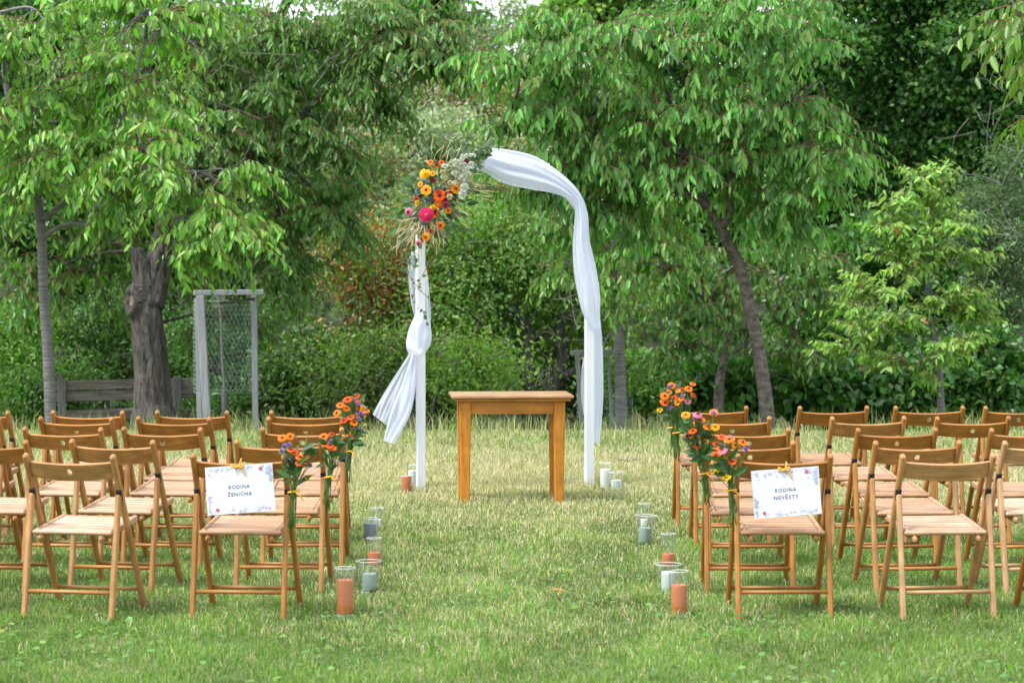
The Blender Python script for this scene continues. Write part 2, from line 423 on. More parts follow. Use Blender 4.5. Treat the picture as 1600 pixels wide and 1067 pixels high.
def hang_leaves(boughs, axis, twig=(.3, .7), step=.042, Lf=.115, ratio=.40, droop=.5, hang=1.0, rise=.12):
    """drooping cherry leaves strung along arching twigs"""
    P, D, Nn, Ls, tw = [], [], [], [], []
    for c, r, n in boughs:
        m = max(2, n // 8); e1 = in_ball(m, .35) * r; s0 = c + e1 * R.uniform(.0, .35, (m, 1)); e1 = c + e1   # sprays: twigs set along a lateral
        b = R.integers(0, m, n); tt = R.uniform(.15, 1, (n, 1))
        p0 = s0[b] * (1 - tt) + e1[b] * tt + R.normal(0, .035, (n, 3)) + np.array([0, 0, .10]) * np.sin(tt * PI)
        lat = nrm(e1 - s0)[b]; away = p0 - np.array(axis)[None]; away[:, 2] *= .15
        sdl = nrm(np.cross(lat, [0, 0, 1.])) * R.choice([-1, 1], (n, 1))
        out = nrm(lat * .7 + sdl * .55 + nrm(away) * .35 + R.normal(0, .3, (n, 3)) * [1, 1, .5] + [0, -.1, rise])
        T = R.uniform(*twig, n)
        for i in range(m): tw.append((curve_pts([s0[i], (s0[i] + e1[i]) / 2 + [0, 0, .10], e1[i]], 3), np.linspace(.012, .005, 7)))
        kmax = int(twig[1] / step)
        for k in range(kmax):
            t = (k + R.uniform(.1, .9, n)) * step / T; ok = t < 1.02
            if not ok.any(): continue
            tt = t[ok][:, None]; o = out[ok]; TT = T[ok][:, None]
            pos = p0[ok] + o * TT * tt + np.array([0, 0, -1.]) * droop * TT * tt ** 2
            sd = nrm(np.cross(o, [0, 0, 1.])) * (1 if k % 2 else -1)
            m = len(pos)
            D.append(np.array([0, 0, -1.]) * hang + o * .45 + sd * R.uniform(.15, .7, (m, 1)) + R.normal(0, .25, (m, 3)))
            Nn.append(o * .5 + np.array([0, -.35, .55]) + R.normal(0, .45, (m, 3)))
            P.append(pos); Ls.append(Lf * R.uniform(.45, 1.35, m) * (1 - .35 * tt[:, 0] ** 4))
        for i in range(n):
            q = [p0[i] + out[i] * T[i] * s + np.array([0, 0, -1.]) * droop * T[i] * s * s for s in (0, .35, .7, 1)]
            tw.append((q, [.006, .0045, .003, .0015]))
    P, D, Nn, Ls = map(np.concatenate, (P, D, Nn, Ls)); return P, D, Nn, Ls, Ls * ratio, tw

def clump_leaves(boughs, k=34, sig=.15, Lf=.09, ratio=.5, flat_=.5, up=.5):
    P, D, Nn = [], [], []
    for c, r, n in boughs:
        u = in_ball(n, .3); cc = c + u * r
        o = nrm(u / r); face = nrm(o * .7 + R.normal(0, .45, (n, 3)) + [0, -.15, up])
        q = cc[:, None] + R.normal(0, 1, (n, k, 3)) * sig * np.array([1, 1, flat_]) * R.uniform(.6, 1.5, (n, 1, 1))
        oo = np.broadcast_to(o[:, None], q.shape)
        P.append(q.reshape(-1, 3))
        D.append((oo * .6 + R.normal(0, .7, q.shape) + [0, 0, -.35]).reshape(-1, 3))
        Nn.append((np.broadcast_to(face[:, None], q.shape) + R.normal(0, .38, q.shape)).reshape(-1, 3))
    P, D, Nn = map(np.concatenate, (P, D, Nn)); L = Lf * R.uniform(.6, 1.35, len(P)); return P, D, Nn, L, L * ratio

def limbs_to(boughs, start_pts, r0=.035, sub=3):
    """branches from the trunk into every bough"""
    out = []
    sp = [np.array(tuple(s), float) for s in start_pts]
    for c, r, n in boughs:
        s = min(sp, key=lambda q: np.linalg.norm(q - c))
        mid = (s + c) / 2 + np.array([R.normal(0, .12), R.normal(0, .1), .10 + abs(R.normal(0, .1))])
        pts = curve_pts([s, mid, c], 5); out.append((pts, np.linspace(r0, r0 * .4, len(pts))))
        for i in range(sub):
            e = c + in_ball(1, .3)[0] * r * .9
            m2 = (c + e) / 2 + R.normal(0, .07, 3) + [0, 0, .06]
            pp = curve_pts([pts[int(len(pts) * R.uniform(.45, .95))], m2, e], 4); out.append((pp, np.linspace(r0 * .45, .006, len(pp))))
    return out

def ridge(me, amp):
    """fissured bark: push the surface in and out along upright ridges"""
    if not amp: return
    n = len(me.vertices); co = np.empty(n * 3); me.vertices.foreach_get('co', co); co = co.reshape(-1, 3)
    nn = np.empty(n * 3); me.vertices.foreach_get('normal', nn); nn = nn.reshape(-1, 3)
    a = np.arctan2(nn[:, 1], nn[:, 0])
    h = np.sin(a * 9 + co[:, 2] * 2.2) * .5 + np.sin(a * 17 - co[:, 2] * 3.1 + 1) * .35 + vnoise(a * 3, co[:, 2] * 2.5, 3, 77) * .6
    co += nn * (amp * h)[:, None]; me.vertices.foreach_set('co', co.ravel()); me.update()

def make_tree(name, label, cat, base, trunk_paths, boughs, kind='hang', group=None, bark='bark', col=(.10, .19, .04), var=.3,
              yellow=.05, rust=0.0, near=True, parts=0, sub=3, r0=.03, sides=10, starts=None, leafcol=None, twigs=True, yel=(.22, .30, .05), rough=.0, **kw):
    t = thing(name, label, cat, tuple(base), 0, group)
    B = Vector(base)
    def child(nm, me, mt):
        o = link(nm, me, t, mt); o.matrix_parent_inverse = Matrix.Translation(-B); return o
    starts = starts or [p for path, _ in trunk_paths for p in list(path)[len(path) // 2:]]
    tr = [(curve_pts(p, 6), np.interp(np.linspace(0, 1, 6 * (len(p) - 1) + 1), np.linspace(0, 1, len(r)), r)) for p, r in trunk_paths]
    if tr: 
        me = tube_me('trunk', tr, sides); ridge(me, rough); child('trunk', me, M[bark])
    if boughs:
        br = limbs_to(boughs, starts, r0, sub)
        tag(child('branchwork', tube_me('branchwork', br, 5), M[bark]), kind='stuff')
        if kind == 'hang':
            P, D, Nn, L, W, tw = hang_leaves(boughs, starts[-1], **kw)
            if twigs: tag(child('twig_growth', tube_me('twig_growth', tw, 3, False), M['twig']), kind='stuff')
        else:
            P, D, Nn, L, W = clump_leaves(boughs, **kw)
        C = leaf_colours(len(P), col, var, yellow, yel, rust)
        if parts:
            c = np.array(cam.location); dep = P[:, 1]
            inside = (np.abs(P[:, 0]) < .2286 * dep) & (P[:, 2] < CAM_H + (425 / F) * dep) & (P[:, 2] > CAM_H - .05 * dep)
            sc_ = np.where(inside, L / dep, 0); idx = np.argsort(-sc_)[:parts]; idx = idx[sc_[idx] > 0]
            tm = leaf_templates(name + str(col), [np.array(col) * f for f in (.75, .95, 1.1, 1.3)] + [np.array(yel) * .8])
            Df, Sf, Nf = leaf_frames(D[idx], Nn[idx])
            for j, i in enumerate(idx):
                o = bpy.data.objects.new('leaf', tm[int(R.integers(0, 5)) if R.uniform() < .8 else 1]); COL.objects.link(o); o.parent = t
                o.matrix_parent_inverse = Matrix.Translation(-B)
                m = np.eye(4); m[:3, 0] = Df[j] * L[i]; m[:3, 1] = Sf[j] * L[i]; m[:3, 2] = Nf[j] * L[i]; m[:3, 3] = P[i]
                o.matrix_basis = Matrix(m.tolist())
            keep = np.ones(len(P), bool); keep[idx] = False
            P, D, Nn, L, W, C = P[keep], D[keep], Nn[keep], L[keep], W[keep], C[keep]
        cr = child('crown', leaves_me('crown', P, D, Nn, L, W, C, near), M['leaf']); tag(cr, kind='stuff')
    return t
# ------------------------------------------------------------------ trees
def on_ground(px, d):
    x = (px - 800) / F * d; return Vector((x, d, float(gz(x, d)) - .03))

def trunk(pts, d):
    """[(px, py), ...] from the ground up; the first point is set on the ground"""
    g = on_ground(pts[0][0], d)
    return [g] + [at(px, py, d) if len(q) == 0 else at(px, py, q[0]) for (px, py, *q) in pts[1:]]

# slender cherry, left, in front of the bench
d = 23.5
make_tree('cherry_tree', 'slender cherry tree with smooth grey trunk in front of the weathered bench', 'tree', on_ground(78, d),
    [(trunk([(79, 0), (75, 560), (69, 470), (66, 400), (64, 350), (50, 270), (22, 190), (8, 120), (0, 20)], d), [.062, .056, .052, .05, .05, .042, .035, .03, .02]),
     ([at(66, 372, d), at(100, 352, d - .2), at(150, 348, d - .4), at(195, 322, d - .6)], [.03, .024, .018, .01]),
     ([at(64, 345, d), at(95, 322, d - .1), at(150, 270, d - .2), at(190, 190, d - .3), at(228, 60, d - .3)], [.034, .03, .025, .02, .012])],
    [bough(30, 285, d - .3, 80, 55, .8, 60), bough(120, 245, d - .5, 110, 60, .8, 90), bough(60, 170, d - .4, 100, 70, .8, 85), bough(190, 130, d - .3, 90, 80, .7, 80),
     bough(225, 35, d - .4, 110, 50, .7, 80), bough(80, 50, d - .4, 110, 60, .8, 80), bough(205, 300, d - .8, 80, 32, .5, 50), bough(310, 300, d - 1.1, 75, 45, .4, 46),
     bough(355, 372, d - 1.2, 62, 22, .25, 36), bough(270, 398, d - 1.2, 42, 18, .2, 18), bough(240, 235, d - .9, 75, 55, .4, 60), bough(365, 300, d - 1.1, 35, 50, .3, 22), bough(15, 80, d - .7, 40, 100, .5, 50)],
    bark='bark_grey', col=(.135, .255, .048), yellow=.10, yel=(.27, .38, .06), parts=300, Lf=.135, step=.045, twig=(.3, .7), r0=.022, sub=3)

# the old cherry with the sawn limb
d = 28.0
old = make_tree('old_cherry_tree', 'massive old cherry tree with a sawn off limb and thick fissured trunk', 'tree', on_ground(238, d),
    [(trunk([(238, 0), (240, 652), (238, 620), (235, 560), (230, 510), (228, 470), (222, 420), (212, 390)], d), [.36, .29, .235, .215, .205, .20, .16, .11, .07]),
     ([at(236, 480, d), at(246, 420, d + .1), at(262, 350, d + .1), at(246, 270, d + .1), at(232, 190, d + .2), at(240, 90, d + .2), at(270, -20, d)], [.17, .17, .15, .13, .11, .09, .06]),
     ([at(258, 360, d), at(300, 290, d - .3), at(380, 250, d - .6), at(470, 180, d - .9), at(560, 90, d - 1)], [.10, .075, .055, .04, .02]),
     ([at(250, 400, d), at(282, 350, d + .4), at(300, 260, d + .6), at(420, 60, d + .6), at(455, -10, d + .4)], [.09, .08, .07, .06, .05]),
     ([at(246, 290, d), at(200, 230, d), at(110, 190, d), at(40, 100, d)], [.07, .055, .04, .02])],
    [bough(330, 90, d - .5, 120, 90, 1.2, 230), bough(470, 60, d - .8, 120, 60, 1.2, 200), bough(610, 45, d - 1.1, 100, 50, 1.0, 180), bough(672, 105, d - 1.1, 58, 32, .8, 75), bough(560, 105, d - 1, 60, 40, .7, 70),
     bough(400, 190, d - .8, 110, 60, 1.0, 180), bough(500, 225, d - .7, 72, 65, .8, 120), bough(520, 330, d - .3, 52, 70, .7, 100), bough(440, 340, d + .2, 90, 80, .8, 140), bough(470, 420, d + .3, 70, 45, .6, 80), bough(390, 400, d + .8, 80, 70, .6, 90),
     bough(150, 110, d + .3, 150, 100, 1.0, 200), bough(60, 260, d + .5, 120, 100, .9, 140), bough(170, 300, d + .8, 110, 80, .8, 120), bough(300, 370, d + .9, 90, 60, .6, 100), bough(140, 420, d + 1, 120, 70, .6, 130), bough(690, 50, d - 1.1, 40, 50, .6, 55), bough(40, 450, d + 1.2, 80, 80, .6, 90), bough(340, 500, d + 1.4, 110, 60, .5, 90), bough(250, 190, d - .9, 80, 70, .5, 110), bough(330, 215, d - 1.2, 80, 45, .4, 90), bough(640, 80, d - 1.3, 90, 45, .7, 120), bough(560, 160, d - .9, 50, 45, .6, 70)],
    bark='bark_old', col=(.085, .165, .04), yellow=.03, Lf=.125, step=.052, twig=(.3, .65), r0=.024, sub=3, sides=48, rough=.014)
sc_m = Matrix.Translation(at(207, 470, d - .13)) @ Vector((-.75, -.7, .05)).to_track_quat('Z', 'Y').to_matrix().to_4x4()
ring = lathe_me('callus_ring', [(.05, .02), (.085, .045), (.115, .06), (.15, .045), (.175, 0), (.19, -.10)], 24)
o = link('callus_ring', ring, old, M['bark_old']); o.matrix_parent_inverse = Matrix.Translation(-old.location); o.matrix_basis = sc_m @ Matrix.Diagonal((.8, 1.25, 1, 1))
o = link('sawn_face', lathe_me('sawn_face', [(0, .012), (.05, .018), (.10, .03)], 24), old, M['cut']); o.matrix_parent_inverse = Matrix.Translation(-old.location); o.matrix_basis = sc_m @ Matrix.Diagonal((.8, 1.25, 1, 1))

# the leaning cherry on the right
d = 23.5
make_tree('leaning_cherry_tree', 'leaning cherry tree with drooping leaves behind the chairs near the arch', 'tree', on_ground(1203, d),
    [(trunk([(1203, 0), (1192, 590), (1178, 510), (1160, 430), (1138, 380), (1115, 340), (1102, 318), (1080, 265), (1055, 200), (1040, 120), (1045, 20)], d), [.084, .074, .068, .065, .063, .063, .058, .05, .042, .034, .02]),
     ([at(1126, 358, d), at(1140, 330, d - .1), at(1142, 280, d - .2), at(1160, 200, d - .3), at(1180, 90, d - .3)], [.05, .046, .04, .03, .015]),
     ([at(1100, 315, d), at(1040, 296, d - .3), at(960, 302, d - .5), at(880, 300, d - .6)], [.035, .028, .02, .01]),
     ([at(1080, 262, d), at(1000, 190, d - .3), at(900, 140, d - .5), at(800, 100, d - .6)], [.034, .028, .02, .01]),
     ([at(1145, 290, d), at(1220, 230, d - .2), at(1290, 180, d - .3)], [.03, .022, .012])],
    [bough(800, 105, d - .7, 45, 48, .6, 42), bough(870, 95, d - .7, 75, 60, .8, 80), bough(960, 75, d - .6, 90, 60, .9, 95), bough(1060, 70, d - .5, 100, 70, .9, 110), bough(1170, 50, d - .5, 90, 60, .9, 100), bough(1235, 60, d - .4, 60, 70, .7, 70),
     bough(850, 185, d - .7, 62, 40, .6, 55), bough(930, 170, d - .6, 80, 60, .8, 85), bough(1030, 180, d - .5, 95, 60, .9, 100), bough(1140, 170, d - .5, 100, 65, .9, 110), bough(1240, 165, d - .4, 75, 60, .7, 75),
     bough(870, 265, d - .6, 90, 42, .6, 75), bough(970, 260, d - .5, 80, 50, .7, 75), bough(1060, 262, d - .4, 80, 45, .7, 60), bough(1180, 255, d - .4, 90, 50, .7, 85), bough(1275, 245, d - .4, 70, 55, .6, 65), bough(1325, 232, d - .3, 38, 16, .3, 13),
     bough(830, 310, d - .5, 85, 30, .5, 55), bough(925, 335, d - .4, 70, 35, .5, 55), bough(1010, 335, d - .2, 65, 45, .5, 50), bough(1205, 325, d - .3, 72, 45, .5, 60), bough(1280, 300, d - .3, 55, 35, .5, 38), bough(790, 205, d - .6, 32, 22, .3, 14), bough(1250, 365, d, 60, 30, .5, 32), bough(1276, -12, d - .9, 24, 12, .2, 6)],
    bark='bark', col=(.105, .225, .058), yellow=.07, yel=(.24, .34, .08), parts=300, Lf=.135, step=.045, twig=(.3, .65), r0=.022, sub=2, hang=1.35, ratio=.36)

# a tree by the lawn reaches in at the top right
d = 12.2
make_tree('overhanging_tree', 'leafy branches of a tree beside the bride side chairs, bright hanging leaves', 'tree', (5.2, 12.4, 0),
    [([Vector((5.2, 12.4, -.05)), Vector((5.1, 12.4, 1.2)), Vector((4.9, 12.4, 2.4)), Vector((4.6, 12.4, 3.6)), Vector((4.4, 12.3, 4.6))], [.12, .1, .09, .06, .03]),
     ([Vector((4.9, 12.4, 2.4)), Vector((4.2, 12.3, 3.1)), Vector((3.5, 12.2, 3.35)), at(1610, -40, 12.2)], [.05, .04, .025, .012])],
    [bough(1618, 45, d, 32, 30, .25, 24), bough(1636, 110, d, 30, 55, .3, 32), bough(1645, 180, d, 26, 36, .3, 20), bough(1640, 20, d, 60, 60, .4, 30), bough(1700, 100, d, 80, 90, .5, 30)],
    bark='bark_grey', col=(.135, .25, .05), yellow=.12, yel=(.24, .36, .06), parts=140, Lf=.105, step=.035, twig=(.2, .42), r0=.012, sub=2, hang=1.2, ratio=.4)

# staked young cherry behind the right post of the arch
d = 27.0
make_tree('staked_cherry_tree', 'young cherry tree with a wire guard round its trunk behind the arch', 'tree', on_ground(973, d),
    [(trunk([(973, 0), (970, 600), (967, 530), (963, 460), (958, 400), (965, 320)], d), [.085, .07, .06, .055, .05, .03])],
    [bough(905, 350, d, 75, 45, .7, 60), bough(990, 380, d, 70, 55, .7, 65), bough(960, 440, d - .1, 60, 30, .5, 34), bough(1040, 420, d + .2, 60, 50, .6, 50), bough(1010, 330, d + .2, 80, 50, .7, 60), bough(872, 425, d - .1, 30, 22, .3, 14)],
    bark='bark_grey', col=(.105, .21, .05), yellow=.08, Lf=.135, step=.05, twig=(.3, .6), r0=.02)

# young cherry on the right edge of the meadow
d = 26.5
make_tree('young_cherry_tree', 'young cherry tree with sparse yellow green tiered leaves before the dark wood', 'tree', on_ground(1474, d),
    [(trunk([(1474, 0), (1468, 590), (1462, 540), (1450, 470), (1452, 400), (1460, 340), (1470, 295)], d), [.05, .042, .034, .024, .016, .010, .004])],
    [bough(1462, 296, d, 30, 21, .2, 27), bough(1440, 322, d, 40, 21, .2, 27), bough(1420, 350, d, 55, 24, .3, 34), bough(1490, 360, d, 52, 26, .3, 34), bough(1405, 410, d, 60, 26, .35, 40), bough(1480, 415, d, 55, 26, .35, 37), bough(1380, 470, d - .1, 70, 26, .4, 44), bough(1470, 480, d, 60, 31, .4, 47),
     bough(1520, 500, d, 45, 24, .3, 27), bough(1400, 520, d - .1, 70, 24, .4, 40), bough(1480, 540, d - .1, 60, 26, .4, 37), bough(1350, 555, d - .2, 55, 26, .3, 30), bough(1430, 570, d - .1, 60, 19, .3, 27)],
    bark='bark_grey', col=(.175, .27, .062), yellow=.12, yel=(.26, .33, .08), rust=.004, Lf=.115, step=.034, twig=(.25, .5), r0=.008, sub=2, parts=120, hang=.55, droop=.10, rise=.4)

# darker cherry between the leaning tree and the wood
d = 28.5
make_tree('shaded_cherry_tree', 'small dark stemmed cherry tree standing behind the leaning trunk', 'tree', on_ground(1122, d),
    [(trunk([(1122, 0), (1124, 600), (1132, 560), (1142, 500), (1130, 430)], d), [.075, .065, .055, .045, .03]), ([at(1130, 565, d), at(1160, 540, d), at(1210, 500, d)], [.03, .025, .012])],
    [bough(1080, 400, d, 80, 60, .7, 70), bough(1180, 420, d, 70, 60, .7, 70), bough(1270, 420, d, 60, 60, .7, 62), bough(1100, 490, d, 90, 45, .6, 70), bough(1230, 500, d, 80, 50, .6, 70), bough(1290, 470, d + .2, 60, 40, .5, 40), bough(1060, 545, d, 60, 30, .5, 32), bough(1250, 560, d, 70, 25, .5, 36)],
    bark='bark', col=(.075, .155, .042), yellow=.05, Lf=.13, step=.052, twig=(.3, .6), r0=.025)

# gnarled trees in the thicket behind the table
d = 31.0
make_tree('gnarled_tree', 'gnarled multi stemmed tree with dark crooked limbs in the thicket behind the table', 'tree', on_ground(840, d),
    [(trunk([(832, 0), (828, 600), (820, 550), (824, 520), (808, 490), (785, 465), (760, 420)], d), [.16, .13, .10, .09, .08, .06, .03]),
     (trunk([(856, 0), (865, 600), (880, 560), (874, 520), (890, 470), (905, 400)], d), [.13, .11, .09, .075, .05, .03]),
     ([at(828, 590, d), at(790, 570, d - .3), at(745, 560, d - .5), at(700, 540, d - .6)], [.08, .06, .045, .02]),
     ([at(826, 540, d), at(850, 520, d - .2), at(868, 525, d - .3)], [.04, .03, .015]),
     ([at(868, 590, d), at(915, 575, d), at(960, 545, d + .2)], [.09, .07, .04])],
    [bough(700, 470, d, 90, 60, .8, 95), bough(770, 400, d + .2, 100, 60, .8, 110), bough(860, 420, d + .2, 80, 60, .7, 80), bough(720, 390, d + .3, 80, 60, .8, 80), bough(930, 470, d + .4, 80, 60, .7, 70), bough(800, 510, d + .7, 80, 40, .5, 40), bough(910, 540, d + .6, 60, 35, .5, 36), bough(840, 340, d + .6, 110, 50, .6, 80)],
    kind='clump', bark='bark_old', col=(.125, .20, .055), yellow=.06, rust=.015, near=False, k=54, sig=.22, Lf=.075, r0=.035, var=.3)

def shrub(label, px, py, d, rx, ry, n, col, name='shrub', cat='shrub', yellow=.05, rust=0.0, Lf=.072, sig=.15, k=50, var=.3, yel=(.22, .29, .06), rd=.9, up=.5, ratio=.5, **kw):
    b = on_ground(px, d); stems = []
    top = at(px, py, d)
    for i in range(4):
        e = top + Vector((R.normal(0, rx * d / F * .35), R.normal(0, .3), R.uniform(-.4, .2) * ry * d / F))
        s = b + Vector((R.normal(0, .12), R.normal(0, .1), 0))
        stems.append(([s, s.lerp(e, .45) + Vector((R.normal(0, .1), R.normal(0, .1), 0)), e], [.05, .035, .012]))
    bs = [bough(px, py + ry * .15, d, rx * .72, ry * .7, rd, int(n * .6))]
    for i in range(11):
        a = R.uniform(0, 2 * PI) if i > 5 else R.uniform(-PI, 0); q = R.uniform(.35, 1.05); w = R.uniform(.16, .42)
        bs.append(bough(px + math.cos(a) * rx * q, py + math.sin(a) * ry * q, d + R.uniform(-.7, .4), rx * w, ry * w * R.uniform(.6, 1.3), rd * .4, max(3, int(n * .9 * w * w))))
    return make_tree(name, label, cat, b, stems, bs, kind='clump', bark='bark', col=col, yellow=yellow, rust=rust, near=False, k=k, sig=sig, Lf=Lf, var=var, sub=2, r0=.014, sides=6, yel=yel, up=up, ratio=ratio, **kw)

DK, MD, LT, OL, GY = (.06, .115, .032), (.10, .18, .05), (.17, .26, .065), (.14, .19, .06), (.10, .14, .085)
# the thicket along the far edge of the meadow
shrub('pale leafy shrub growing under the gnarled limbs behind the table', 735, 578, 29.4, 72, 50, 80, LT, yellow=.12, sig=.26, k=44)
shrub('broad mid green shrub behind the knotted white cloth', 580, 570, 30.8, 115, 75, 130, (.135, .195, .062), yellow=.10, sig=.27, k=48, rd=1.2)
shrub('shrub with rust coloured autumn leaves behind the old cherry', 598, 440, 31.3, 72, 78, 190, (.15, .19, .07), yellow=.05, rust=.38, sig=.24)
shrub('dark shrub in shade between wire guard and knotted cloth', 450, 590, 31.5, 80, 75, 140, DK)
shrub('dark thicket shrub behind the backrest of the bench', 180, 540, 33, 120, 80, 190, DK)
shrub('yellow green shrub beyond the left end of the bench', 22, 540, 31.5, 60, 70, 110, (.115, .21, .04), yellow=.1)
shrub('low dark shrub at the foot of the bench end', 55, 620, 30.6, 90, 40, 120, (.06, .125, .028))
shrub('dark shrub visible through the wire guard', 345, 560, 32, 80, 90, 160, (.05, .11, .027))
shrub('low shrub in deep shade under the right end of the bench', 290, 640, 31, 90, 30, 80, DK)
shrub('low leafy shrub behind the staked cherry tree', 1010, 600, 29.5, 75, 45, 110, (.09, .175, .04), yellow=.06)
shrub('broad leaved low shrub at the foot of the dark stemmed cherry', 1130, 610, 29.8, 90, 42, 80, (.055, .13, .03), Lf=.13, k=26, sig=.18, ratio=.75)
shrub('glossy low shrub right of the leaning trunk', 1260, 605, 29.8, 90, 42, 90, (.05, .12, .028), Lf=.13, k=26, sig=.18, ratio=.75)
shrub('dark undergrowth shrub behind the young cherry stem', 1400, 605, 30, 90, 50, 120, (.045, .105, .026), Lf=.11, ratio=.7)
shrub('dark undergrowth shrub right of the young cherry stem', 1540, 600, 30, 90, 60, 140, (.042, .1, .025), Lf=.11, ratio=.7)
shrub('grey green shrub with narrow leaves beside the wood', 1575, 380, 32.5, 95, 150, 330, GY, Lf=.08, ratio=.3, yellow=0)
shrub('olive shrub filling the gap beneath the gnarled limbs', 690, 600, 32.5, 80, 50, 90, MD)
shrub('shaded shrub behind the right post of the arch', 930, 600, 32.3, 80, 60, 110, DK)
shrub('mid green shrub above the dark undergrowth, right of the leaning trunk', 1300, 520, 31.5, 80, 70, 140, (.065, .135, .036), Lf=.1)
# tall trees of the wood
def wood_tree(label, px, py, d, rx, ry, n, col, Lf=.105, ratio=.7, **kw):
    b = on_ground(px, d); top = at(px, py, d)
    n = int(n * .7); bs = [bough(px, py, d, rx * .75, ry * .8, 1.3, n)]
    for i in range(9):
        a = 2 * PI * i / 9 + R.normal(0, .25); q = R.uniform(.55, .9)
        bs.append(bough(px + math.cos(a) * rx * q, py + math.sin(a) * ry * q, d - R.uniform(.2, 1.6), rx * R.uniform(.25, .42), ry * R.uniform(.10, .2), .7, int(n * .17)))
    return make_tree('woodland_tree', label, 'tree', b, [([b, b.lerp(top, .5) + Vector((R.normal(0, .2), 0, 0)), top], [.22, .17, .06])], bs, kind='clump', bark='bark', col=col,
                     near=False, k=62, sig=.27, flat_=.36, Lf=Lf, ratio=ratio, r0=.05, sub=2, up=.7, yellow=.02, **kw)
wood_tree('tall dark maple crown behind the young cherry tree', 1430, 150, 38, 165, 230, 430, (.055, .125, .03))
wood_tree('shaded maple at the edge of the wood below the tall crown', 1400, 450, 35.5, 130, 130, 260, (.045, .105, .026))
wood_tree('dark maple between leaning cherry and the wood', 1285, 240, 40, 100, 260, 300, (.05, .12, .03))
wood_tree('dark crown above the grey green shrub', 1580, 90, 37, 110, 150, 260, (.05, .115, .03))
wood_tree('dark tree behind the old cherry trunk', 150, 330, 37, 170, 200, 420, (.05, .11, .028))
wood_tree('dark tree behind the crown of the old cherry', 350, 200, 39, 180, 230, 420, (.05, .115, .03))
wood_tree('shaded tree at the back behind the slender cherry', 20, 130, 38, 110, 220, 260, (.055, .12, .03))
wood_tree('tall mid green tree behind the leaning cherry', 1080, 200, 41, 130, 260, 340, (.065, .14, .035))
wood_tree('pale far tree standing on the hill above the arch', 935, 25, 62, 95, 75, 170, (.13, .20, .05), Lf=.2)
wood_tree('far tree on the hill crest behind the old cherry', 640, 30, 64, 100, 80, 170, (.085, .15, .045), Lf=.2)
# scrub on the hillside seen over the arch
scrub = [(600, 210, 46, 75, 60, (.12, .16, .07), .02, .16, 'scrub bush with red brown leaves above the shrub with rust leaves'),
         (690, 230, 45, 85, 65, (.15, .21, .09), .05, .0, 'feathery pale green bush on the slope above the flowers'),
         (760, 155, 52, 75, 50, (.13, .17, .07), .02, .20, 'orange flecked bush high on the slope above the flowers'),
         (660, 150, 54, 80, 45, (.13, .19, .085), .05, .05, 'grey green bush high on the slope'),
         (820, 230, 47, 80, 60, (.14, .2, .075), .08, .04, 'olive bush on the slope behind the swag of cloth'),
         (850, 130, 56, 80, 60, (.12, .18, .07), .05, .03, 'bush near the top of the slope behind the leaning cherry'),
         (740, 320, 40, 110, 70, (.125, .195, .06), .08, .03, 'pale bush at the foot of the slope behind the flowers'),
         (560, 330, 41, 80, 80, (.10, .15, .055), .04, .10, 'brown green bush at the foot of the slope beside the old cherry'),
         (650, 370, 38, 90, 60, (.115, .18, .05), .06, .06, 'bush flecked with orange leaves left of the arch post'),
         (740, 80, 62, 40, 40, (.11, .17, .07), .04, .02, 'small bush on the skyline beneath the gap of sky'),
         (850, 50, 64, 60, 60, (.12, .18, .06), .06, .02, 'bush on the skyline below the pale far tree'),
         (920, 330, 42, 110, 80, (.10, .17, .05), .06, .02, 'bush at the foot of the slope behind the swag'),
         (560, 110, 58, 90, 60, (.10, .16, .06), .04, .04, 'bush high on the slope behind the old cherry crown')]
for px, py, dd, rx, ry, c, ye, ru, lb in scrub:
    c = (c[0] * 1.75, c[1] * 1.3, c[2] * 2.5)  # distance haze put into the leaf colour: lighter, greyer, bluer
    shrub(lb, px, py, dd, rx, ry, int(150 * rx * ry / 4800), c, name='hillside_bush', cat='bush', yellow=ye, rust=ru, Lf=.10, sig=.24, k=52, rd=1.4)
# the wood behind, one mass
def far_wood():
    n = 2600; x = R.uniform(-24, 24, n); y = R.uniform(36, 80, n) ; y = 36 + 44 * (R.uniform(0, 1, n) ** .8)
    k = ~((np.abs(x / y * F + 800 - 782) < 30) & (y > 58)); x, y = x[k], y[k]; n = len(x)
    hgt = R.uniform(.2, 2.6, n) * np.where(np.abs(x) > 5.5, 2.4, 1.0)
    c = np.stack([x, y, gz(x, y) + hgt], 1); kk = 24
    q = c[:, None] + R.normal(0, .38, (n, kk, 3)) * [1, 1, .7]
    P = q.reshape(-1, 3); m = len(P)
    L = R.uniform(.12, .26, m) * (1 + .006 * (P[:, 1] - 40))
    C = leaf_colours(m, (.10, .15, .055), .3, .05)
    me = leaves_me('far_wood', P, R.normal(0, 1, (m, 3)) + [0, 0, -.4], R.normal(0, .5, (m, 3)) + [0, -.2, .7], L, L * .6, C, False)
    tag(link('far_wood', me, None, M['leaf']), 'far mass of wood and scrub covering the hillside', 'wood', kind='stuff')
far_wood()
